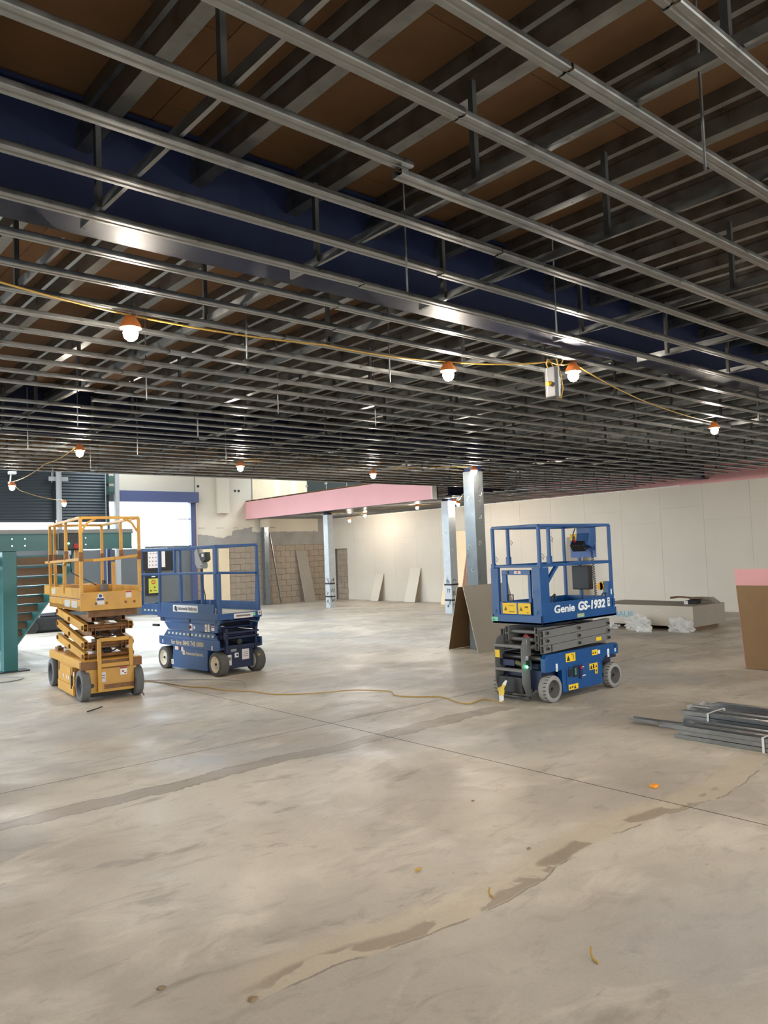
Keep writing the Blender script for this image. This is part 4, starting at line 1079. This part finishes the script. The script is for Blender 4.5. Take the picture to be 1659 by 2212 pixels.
# stack of plasterboard with torn wrapping
t = thing('plasterboard_stack', 'low stack of grey plasterboard on bearers in torn polythene', 'board stack', (14.8, 7.86, 0), math.radians(-2))
B().box(.0, 1.25, 0, 2.4, .085, .50).done('wrapped_pack', M['greyboard'], t, bevel=.004)
b = B().box(-.006, 0, 0, 2.4, .09, .50); b.done('wrapper_side', M['wallboard'], t)
for i in range(9): B().box(-.002, 1.252, -.004, .0, .10 + i * .044, .101 + i * .044).done('board_edge', M['render'], t)
for y in (.15, 1.15, 2.15): B().box(.02, 1.23, y, y + .1, 0, .085).done('bearer', M['tread'], t)
tt = text(t, 'lettering', 'KNAUF', '-x', 2.0, .24, -.007, .17, mat('pale_blue_print', (120, 176, 206), .7), .003, width=.62)
sticker(t, 'small_mark', '-x', .78, .40, .12, .025, -.006, M['paper'])


def crumple(name, label, loc, s, seed, m, sub=3, parent=None):
    bm = bmesh.new(); bmesh.ops.create_icosphere(bm, subdivisions=sub, radius=1)
    for v in bm.verts:
        p = v.co.copy(); d = noise.noise(p * 2.1 + Vector((seed, 0, 0))) * .45 + noise.noise(p * 5 + Vector((0, seed, 0))) * .3
        v.co = p * (1 + d); v.co = Vector((v.co.x * s[0], v.co.y * s[1], max(v.co.z * s[2], -s[2] * .55)))
        v.co.z += s[2] * .55
    me = bpy.data.meshes.new(name); bm.to_mesh(me); bm.free(); me.materials.append(m)
    return link(name, me, parent, loc, label=None if parent else label, cat=None if parent else 'wrapping')


crumple('polythene_heap', 'crumpled clear polythene heap in front of the plasterboard stack', (14.56, 8.95, .0), (.12, .28, .19), 3, M['wrap'], 4)
crumple('polythene_heap', 'smaller flat polythene scrap at the left end of the plasterboard stack', (14.54, 9.72, .0), (.11, .30, .09), 8, M['wrap'], 4)
crumple('paper_scrap', 'crumpled white paper scrap beside the polythene heap', (14.30, 8.66, .0), (.08, .16, .08), 13, M['white'], 3)
crumple('polythene_heap', 'clear polythene sheet bunched at the near corner of the plasterboard stack', (14.66, 8.05, .0), (.10, .26, .17), 21, M['wrap'], 4)
t = thing('cardboard_lid', 'brown cardboard lid lying tilted on the plasterboard stack', 'cardboard', (15.45, 8.33, .625))
B().box(-.28, .28, -.25, .25, 0, .012).box(-.28, .28, .24, .25, -.03, .012).done('lid', M['brownboard'], t, rot=(.06, .04, .2))
t = thing('screw_box', 'open dark box of fixings on the plasterboard stack under the cardboard lid', 'box', (15.46, 8.24, .50), .2)
B().box(-.14, .14, -.16, .02, 0, .085).done('box', M['black'], t); B().box(-.14, .14, .02, .10, 0, .07).done('white_pack', M['white'], t)
t = thing('offcut_pile', 'pile of ragged grey offcuts at the right of the plasterboard stack top', 'offcuts', (15.90, 8.17, .50), .05)
for i in range(5): B().box(-.10 - .02 * (i % 2), .16, -.26 + .03 * i, .28 - .02 * (i % 3), i * .022, i * .022 + .019).done('offcut', M['greyboard'], t)

# bundles of galvanised studs on the floor at the right
sp = sheet([(-.012, .006), (-.016, .006), (-.016, 0), (0, 0)], .0015)


def stud_mesh(wd, ht, ln):
    P = sheet([(-wd / 2 + .008, ht), (-wd / 2, ht), (-wd / 2, 0), (-wd * .15, 0), (0, .004), (wd * .15, 0), (wd / 2, 0), (wd / 2, ht), (wd / 2 - .008, ht)], .002)
    return B().strip(P, 'xz', 0, ln)


SG = mat('stack_galvanised', (150, 153, 154), .30, .9, var=.12, vscale=20)
sm_a = stud_mesh(.072, .036, 3.0).mesh('steel_stud', SG)
bund = (  # x of bundle, near-left end y, count across, layers, label
    (6.72, 3.80, 4, 3, 'galvanised stud in the nearest bundle, whose ends lie beside the loose tracks', 'studs in the nearest bundle'),
    (7.16, 3.96, 4, 4, 'galvanised stud in the middle strapped bundle of the floor stack', 'studs in the middle bundle'),
    (7.66, 3.98, 5, 3, 'galvanised stud in the rear bundle of the floor stack', 'studs in the rear bundle'))
for bx, by, nx, nz, lab, grp in bund:
    for i in range(nx):
        for j in range(nz):
            if j == nz - 1 and i in (1, nx - 1) and bx > 7: continue
            up = (i + j) % 2
            x_, z_ = bx + .036 + i * .079, .003 + j * .0405
            link('steel_stud', sm_a, None, (x_, by - 3.0 + rnd.uniform(-.03, .03), z_ + (.0375 if up else 0)), (0, math.pi if up else 0, rnd.uniform(-.0008, .0008)), lab, 'stud', grp)
for bx, by, nx, nz, lab in ((6.72, 3.0, 4, 3, 'clear tie strap near the right end of the nearest stud bundle'), (7.16, 3.70, 4, 4, 'white tie strap round the middle stud bundle')):
    b = B(); x0, x1, h_ = bx - .008, bx + nx * .079 + .002, nz * .0405 + .004
    b.box(x0 - .002, x0, 0, .02, 0, h_).box(x1, x1 + .002, 0, .02, 0, h_).box(x0 - .002, x1 + .002, 0, .02, h_, h_ + .002)
    b.done('tie_strap', M['wrap'], loc=(0, by, 0), label=lab, cat='strap')
tl = stud_mesh(.09, .028, .9).mesh('steel_track', M['galv'])
link('steel_track', tl, None, (7.085, 3.55, .032), (0, 0, .07), 'loose dark tipped track jutting out furthest between the bundles', 'track')
link('steel_track', stud_mesh(.05, .03, .45).mesh('steel_track', M['steel']), None, (7.088, 3.72, .0), (0, 0, .02), 'short bright track jutting out beside the nearest bundle', 'track')
tl2 = stud_mesh(.06, .03, 3.4).mesh('steel_track', M['steel'])
link('steel_track', tl2, None, (8.14, 1.0, .0), (0, 0, .02), 'bright loose track lying along the rear of the stud bundles', 'track')
link('steel_track', tl2, None, (8.26, .95, .0), (0, 0, .0), 'dark edged loose track lying furthest back by the stud bundles', 'track')

# ------------------------------------------------------------------ festoon lamps and cables
def lamp(x, y, z, label):
    t = thing('festoon_lamp', label, 'lamp', (x, y, z), group='festoon lamps under the ceiling')
    bm = bmesh.new(); bmesh.ops.create_icosphere(bm, subdivisions=2, radius=.045)
    for v in bm.verts: v.co.z = v.co.z * 1.1 - .02
    for f in bm.faces: f.smooth = True
    me = bpy.data.meshes.new('bulb'); bm.to_mesh(me); bm.free(); me.materials.append(M['bulb']); link('bulb', me, t)
    B().lathe([(.001, .085), (.03, .085), (.042, .06), (.060, .032), (.063, .010)], (0, 0, 0), (0, 0, 1), 16).done('holder', M['cage'], t)
    return t


LP = [(1.885, 4.425, 3.18, 'lit festoon lamp nearest the left edge, below the brown deck'), (4.365, 4.222, 3.19, 'lit festoon lamp over the middle of the hall, left of the hanging box'),
      (5.27, 3.70, 3.19, 'lit festoon lamp beside the hanging box under the navy beam'), (9.5, 4.62, 3.19, 'lit festoon lamp nearest the right edge'),
      (3.416, 9.614, 3.18, 'lit festoon lamp above the amber lift'), (6.066, 10.311, 3.18, 'lit festoon lamp above the dusty blue lift'),
      (8.821, 10.467, 3.18, 'lit festoon lamp left of the tall grey column'), (3.947, 14.40, 3.19, 'lit festoon lamp above the teal stair post'),
      (6.06, 18.1, 3.19, 'lit festoon lamp before the dark shutters'), (17.1, 16.36, 3.19, 'lit festoon lamp right of the column behind the leaning stack'),
      (16.1, 15.55, 3.18, 'lit festoon lamp in front of the column behind the leaning stack'), (16.78, 17.83, 3.19, 'lit festoon lamp midway under the low ceiling'),
      (17.9, 21.78, 3.19, 'lit festoon lamp beyond the white column, the nearer of two'), (17.75, 22.5, 3.04, 'lit festoon lamp furthest off, near the far corner'),
      (10.27, 9.40, 3.19, 'lit festoon lamp against the head of the tall grey column')]
for l in LP: lamp(*l)
for x, y, lab in ((-.35, 4.5, 'added fill lamp left of the frame'), (-.3, 8.6, 'added fill lamp left of the amber lift, outside the frame'), (.6, -.45, 'added fill lamp behind the camera on the left'), (3.4, -.5, 'added fill lamp behind the camera'), (6.6, .1, 'added fill lamp out of frame above the stud bundles'),
                  (9.8, .4, 'added fill lamp out of frame beyond the stud bundles'), (13.4, 3.9, 'added fill lamp out of frame past the propped boards'), (16.6, 4.6, 'added fill lamp out of frame near the right wall'),
                  (3.2, -3.2, 'added fill lamp over the hall behind the camera'), (8.6, -2.6, 'added fill lamp over the hall behind the stud bundles'), (13.2, -.6, 'added fill lamp out of frame in the near right corner'), (17.0, .6, 'added fill lamp out of frame near the wall on the right')): lamp(x, y, 3.19, lab)  # unseen lamps added to brighten the near floor and right side


def cable(name, pts, r, m, label, sag=.0, seg=8, n=6):
    P = [Vector(p) for p in pts]; out = []
    for i in range(len(P) - 1):
        p0 = P[max(i - 1, 0)]; p1 = P[i]; p2 = P[i + 1]; p3 = P[min(i + 2, len(P) - 1)]
        for k in range(seg):
            t = k / seg
            if sag:
                q = p1.lerp(p2, t); q.z -= sag * 4 * t * (1 - t)
            else:
                q = .5 * ((2 * p1) + (p2 - p0) * t + (2 * p0 - 5 * p1 + 4 * p2 - p3) * t * t + (3 * p1 - p0 - 3 * p2 + p3) * t ** 3)
            out.append(q)
    out.append(P[-1]); o = out[0].copy()
    return B().tube([q - o for q in out], r, n).done(name, m, loc=o, label=label, cat='cable')


cable('festoon_cable', [(.6, 4.05, 3.265), LP[0][:2] + (3.27,), (3.2, 4.27, 3.25), LP[1][:2] + (3.275,), (5.02, 3.74, 3.26), LP[2][:2] + (3.275,), (7.3, 4.25, 3.25), LP[3][:2] + (3.275,)], .006, M['ycable'], 'yellow festoon cable strung below the nearest navy beam', .02)
cable('festoon_cable', [LP[8][:2] + (3.275,), (4.6, 16, 3.25), LP[7][:2] + (3.275,), (3.6, 11.5, 3.25), LP[4][:2] + (3.275,)], .006, M['ycable'], 'yellow festoon cable running out past the teal stair', .04)
cable('festoon_cable', [LP[5][:2] + (3.3,), LP[6][:2] + (3.3,), LP[14][:2] + (3.275,)], .006, M['ycable'], 'festoon cable above the dusty blue lift leading to the tall column', .0)
cable('festoon_cable', [(16.0, 21.4, 3.25), LP[12][:2] + (3.275,), LP[13][:2] + (3.13,)], .006, M['ycable'], 'festoon cable at the far end of the low ceiling', .03)
cable('festoon_cable', [(16.1, 21.4, 3.26), LP[11][:2] + (3.275,), LP[9][:2] + (3.275,), (11, 10, 3.27)], .006, M['ycable'], 'festoon cable sagging between the two far columns', .03)
t = thing('distribution_box', 'grey electrical box hanging by yellow cable loops under the grid', 'box', (5.02, 3.72, 3.02))
B().box(-.035, .035, -.05, .05, -.05, .19).done('enclosure', mat('box_grey', (104, 104, 106), .55), t, bevel=.008)
B().box(-.037, -.035, .02, .026, -.04, .18).box(.0, .012, -.056, -.05, -.05, .19).done('bright_seam', M['white'], t)
B().cyl((-.035, .0, .06), (-.07, .0, .05), .018, 10).done('side_plug', mat('socket_yellow', (238, 170, 24), .5), t)
B().tube([(.01, -.04, .255), (.03, -.05, .15), (.05, -.06, .02), (.03, -.05, -.06), (.01, -.02, -.05)], .006, 6).done('cable_loop', M['ycable'], t)
B().tube([(-.02, .02, .26), (-.03, .03, .22), (-.02, .02, .18)], .006, 6).done('cable_loop', M['ycable'], t)
B().tube([(-.02, .02, .26), (.02, .0, .20), (.06, -.04, .21), (.07, -.06, .25)], .005, 6).done('cable_loop', M['ycable'], t)

cable('extension_cable', [(4.45, 10.25, .012), (4.72, 11.0, .009), (4.95, 11.35, .009), (5.07, 11.05, .009), (5.13, 10.42, .009), (5.29, 10.06, .009), (5.31, 9.71, .009), (5.51, 9.27, .009), (5.62, 8.75, .009), (6.02, 8.37, .012), (6.36, 8.13, .025), (6.6, 7.86, .012), (6.66, 7.70, .009), (6.52, 7.47, .009), (6.60, 7.20, .009), (6.80, 6.94, .009), (6.69, 6.55, .009), (6.70, 6.37, .009), (6.98, 6.42, .009), (7.02, 6.27, .009), (6.98, 6.12, .009), (7.03, 6.13, .02)], .007, M['ycable'], 'long yellow extension cable snaking across the floor to the bright blue lift', 0, 5)
cable('supply_cable', [(4.9, 11.6, .006), (5.5, 10.9, .006), (5.9, 10.2, .006), (5.6, 9.55, .006)], .005, M['gcable'], 'thin grey cable lying under the dusty blue lift')
cable('supply_cable', [(3.30, 15.4, .008), (3.55, 14.2, .008), (3.83, 13.55, .008), (3.55, 13.25, .008), (3.0, 13.4, .008)], .010, M['gcable'], 'grey cable looping in front of the teal post')
t = thing('plug_connector', 'yellow and white plug standing upright where the floor cable meets the lift', 'plug', (7.03, 6.16, 0))
B().cyl((0, 0, .0), (.0, .0, .085), .028, 14).done('white_sleeve', M['white'], t)
B().cyl((0, 0, .085), (.01, -.005, .15), .032, 14).cyl((-.02, .01, .14), (.02, .0, .15), .034, 14).done('yellow_body', M['yplug'], t)
B().cyl((.01, -.005, .15), (.03, -.02, .20), .02, 12).done('yellow_neck', M['yplug'], t)
B().cyl((.03, -.02, .20), (.06, -.035, .25), .022, 12, .012).done('white_boot', M['white'], t)
B().tube([(.05, -.03, .245), (.07, -.03, .27), (.09, -.02, .31)], .008, 6).done('lead', M['black'], t)

# ------------------------------------------------------------------ floor debris
B().prism([(-.035, -.022), (0, -.03), (.035, -.018), (.03, .02), (-.02, .028), (-.04, .008)], 'xy', 0, .02).done('orange_offcut', mat('orange_plastic', (238, 150, 30), .5), loc=(5.283, 3.186, 0.), label='small bright orange plastic cap on the floor near the stud bundles', cat='debris', bevel=.006)


def bit(name, loc, a, ln, r, m, label, lift=.012):
    d = Vector((math.cos(a), math.sin(a), 0)); n = Vector((-d.y, d.x, 0))
    pts = [d * (i / 5 - .5) * ln + n * .012 * math.sin(i / 5 * math.pi) + Vector((0, 0, r + lift * (i / 5) ** 2)) for i in range(6)]
    return B().tube(pts, r, 6).done(name, m, loc=loc, label=label, cat='debris')


bit('cable_offcut', (3.036, 3.331, 0), .1, .05, .006, mat('ochre_cable', (196, 150, 60), .6), 'tiny tan cable offcut on the floor, the leftmost of the three offcuts', .004)
bit('cable_offcut', (3.088, 2.835, 0), 1.0, .065, .005, M['ycable'], 'curved yellow cable offcut lying on the brown floor patch', .02)
bit('cable_offcut', (2.921, 2.094, 0), 1.0, .075, .0055, M['ycable'], 'yellow cable offcut nearest the camera at the lower right', .03)
bit('rubber_strip', (3.585, 9.726, 0), .3, .22, .008, M['rubber'], 'black rubber strip on the floor before the amber lift', .02)
for i, (x, y, s, lab) in enumerate(((1.45, 3.235, .014, 'small brown clod on the floor at the lower left'), (1.685, 2.889, .015, 'small brown clod on the floor near the bottom edge'), (4.15, 3.95, .012, 'dark crumb on the floor left of the orange cap'), (3.72, 3.10, .010, 'tiny dark crumb between the floor patches'))):
    bm = bmesh.new(); bmesh.ops.create_icosphere(bm, subdivisions=2, radius=s)
    for v in bm.verts: v.co *= 1 + .5 * noise.noise(v.co * 60 + Vector((i * 9, 0, 0))); v.co.x *= 1.5; v.co.z = max(0, v.co.z * .5 + s * .15)
    me = bpy.data.meshes.new('mud_crumb'); bm.to_mesh(me); bm.free(); me.materials.append(mat('dry_mud', (138, 116, 88), .9)); link('mud_crumb', me, None, (x, y, 0), label=lab, cat='debris')

t = thing('security_camera', 'small white security camera fixed high on the wide roller shutter', 'camera', (6.95, WY - .3, 4.50))
B().box(-.11, .11, -.16, .02, .12, .22).done('camera_body', M['white'], t, bevel=.02); B().cyl((-.04, 0, -.12), (-.02, 0, .14), .025, 8).done('stem', M['white'], t)
B().box(-.09, .02, -.02, .07, -.16, -.10).done('wall_foot', M['white'], t)
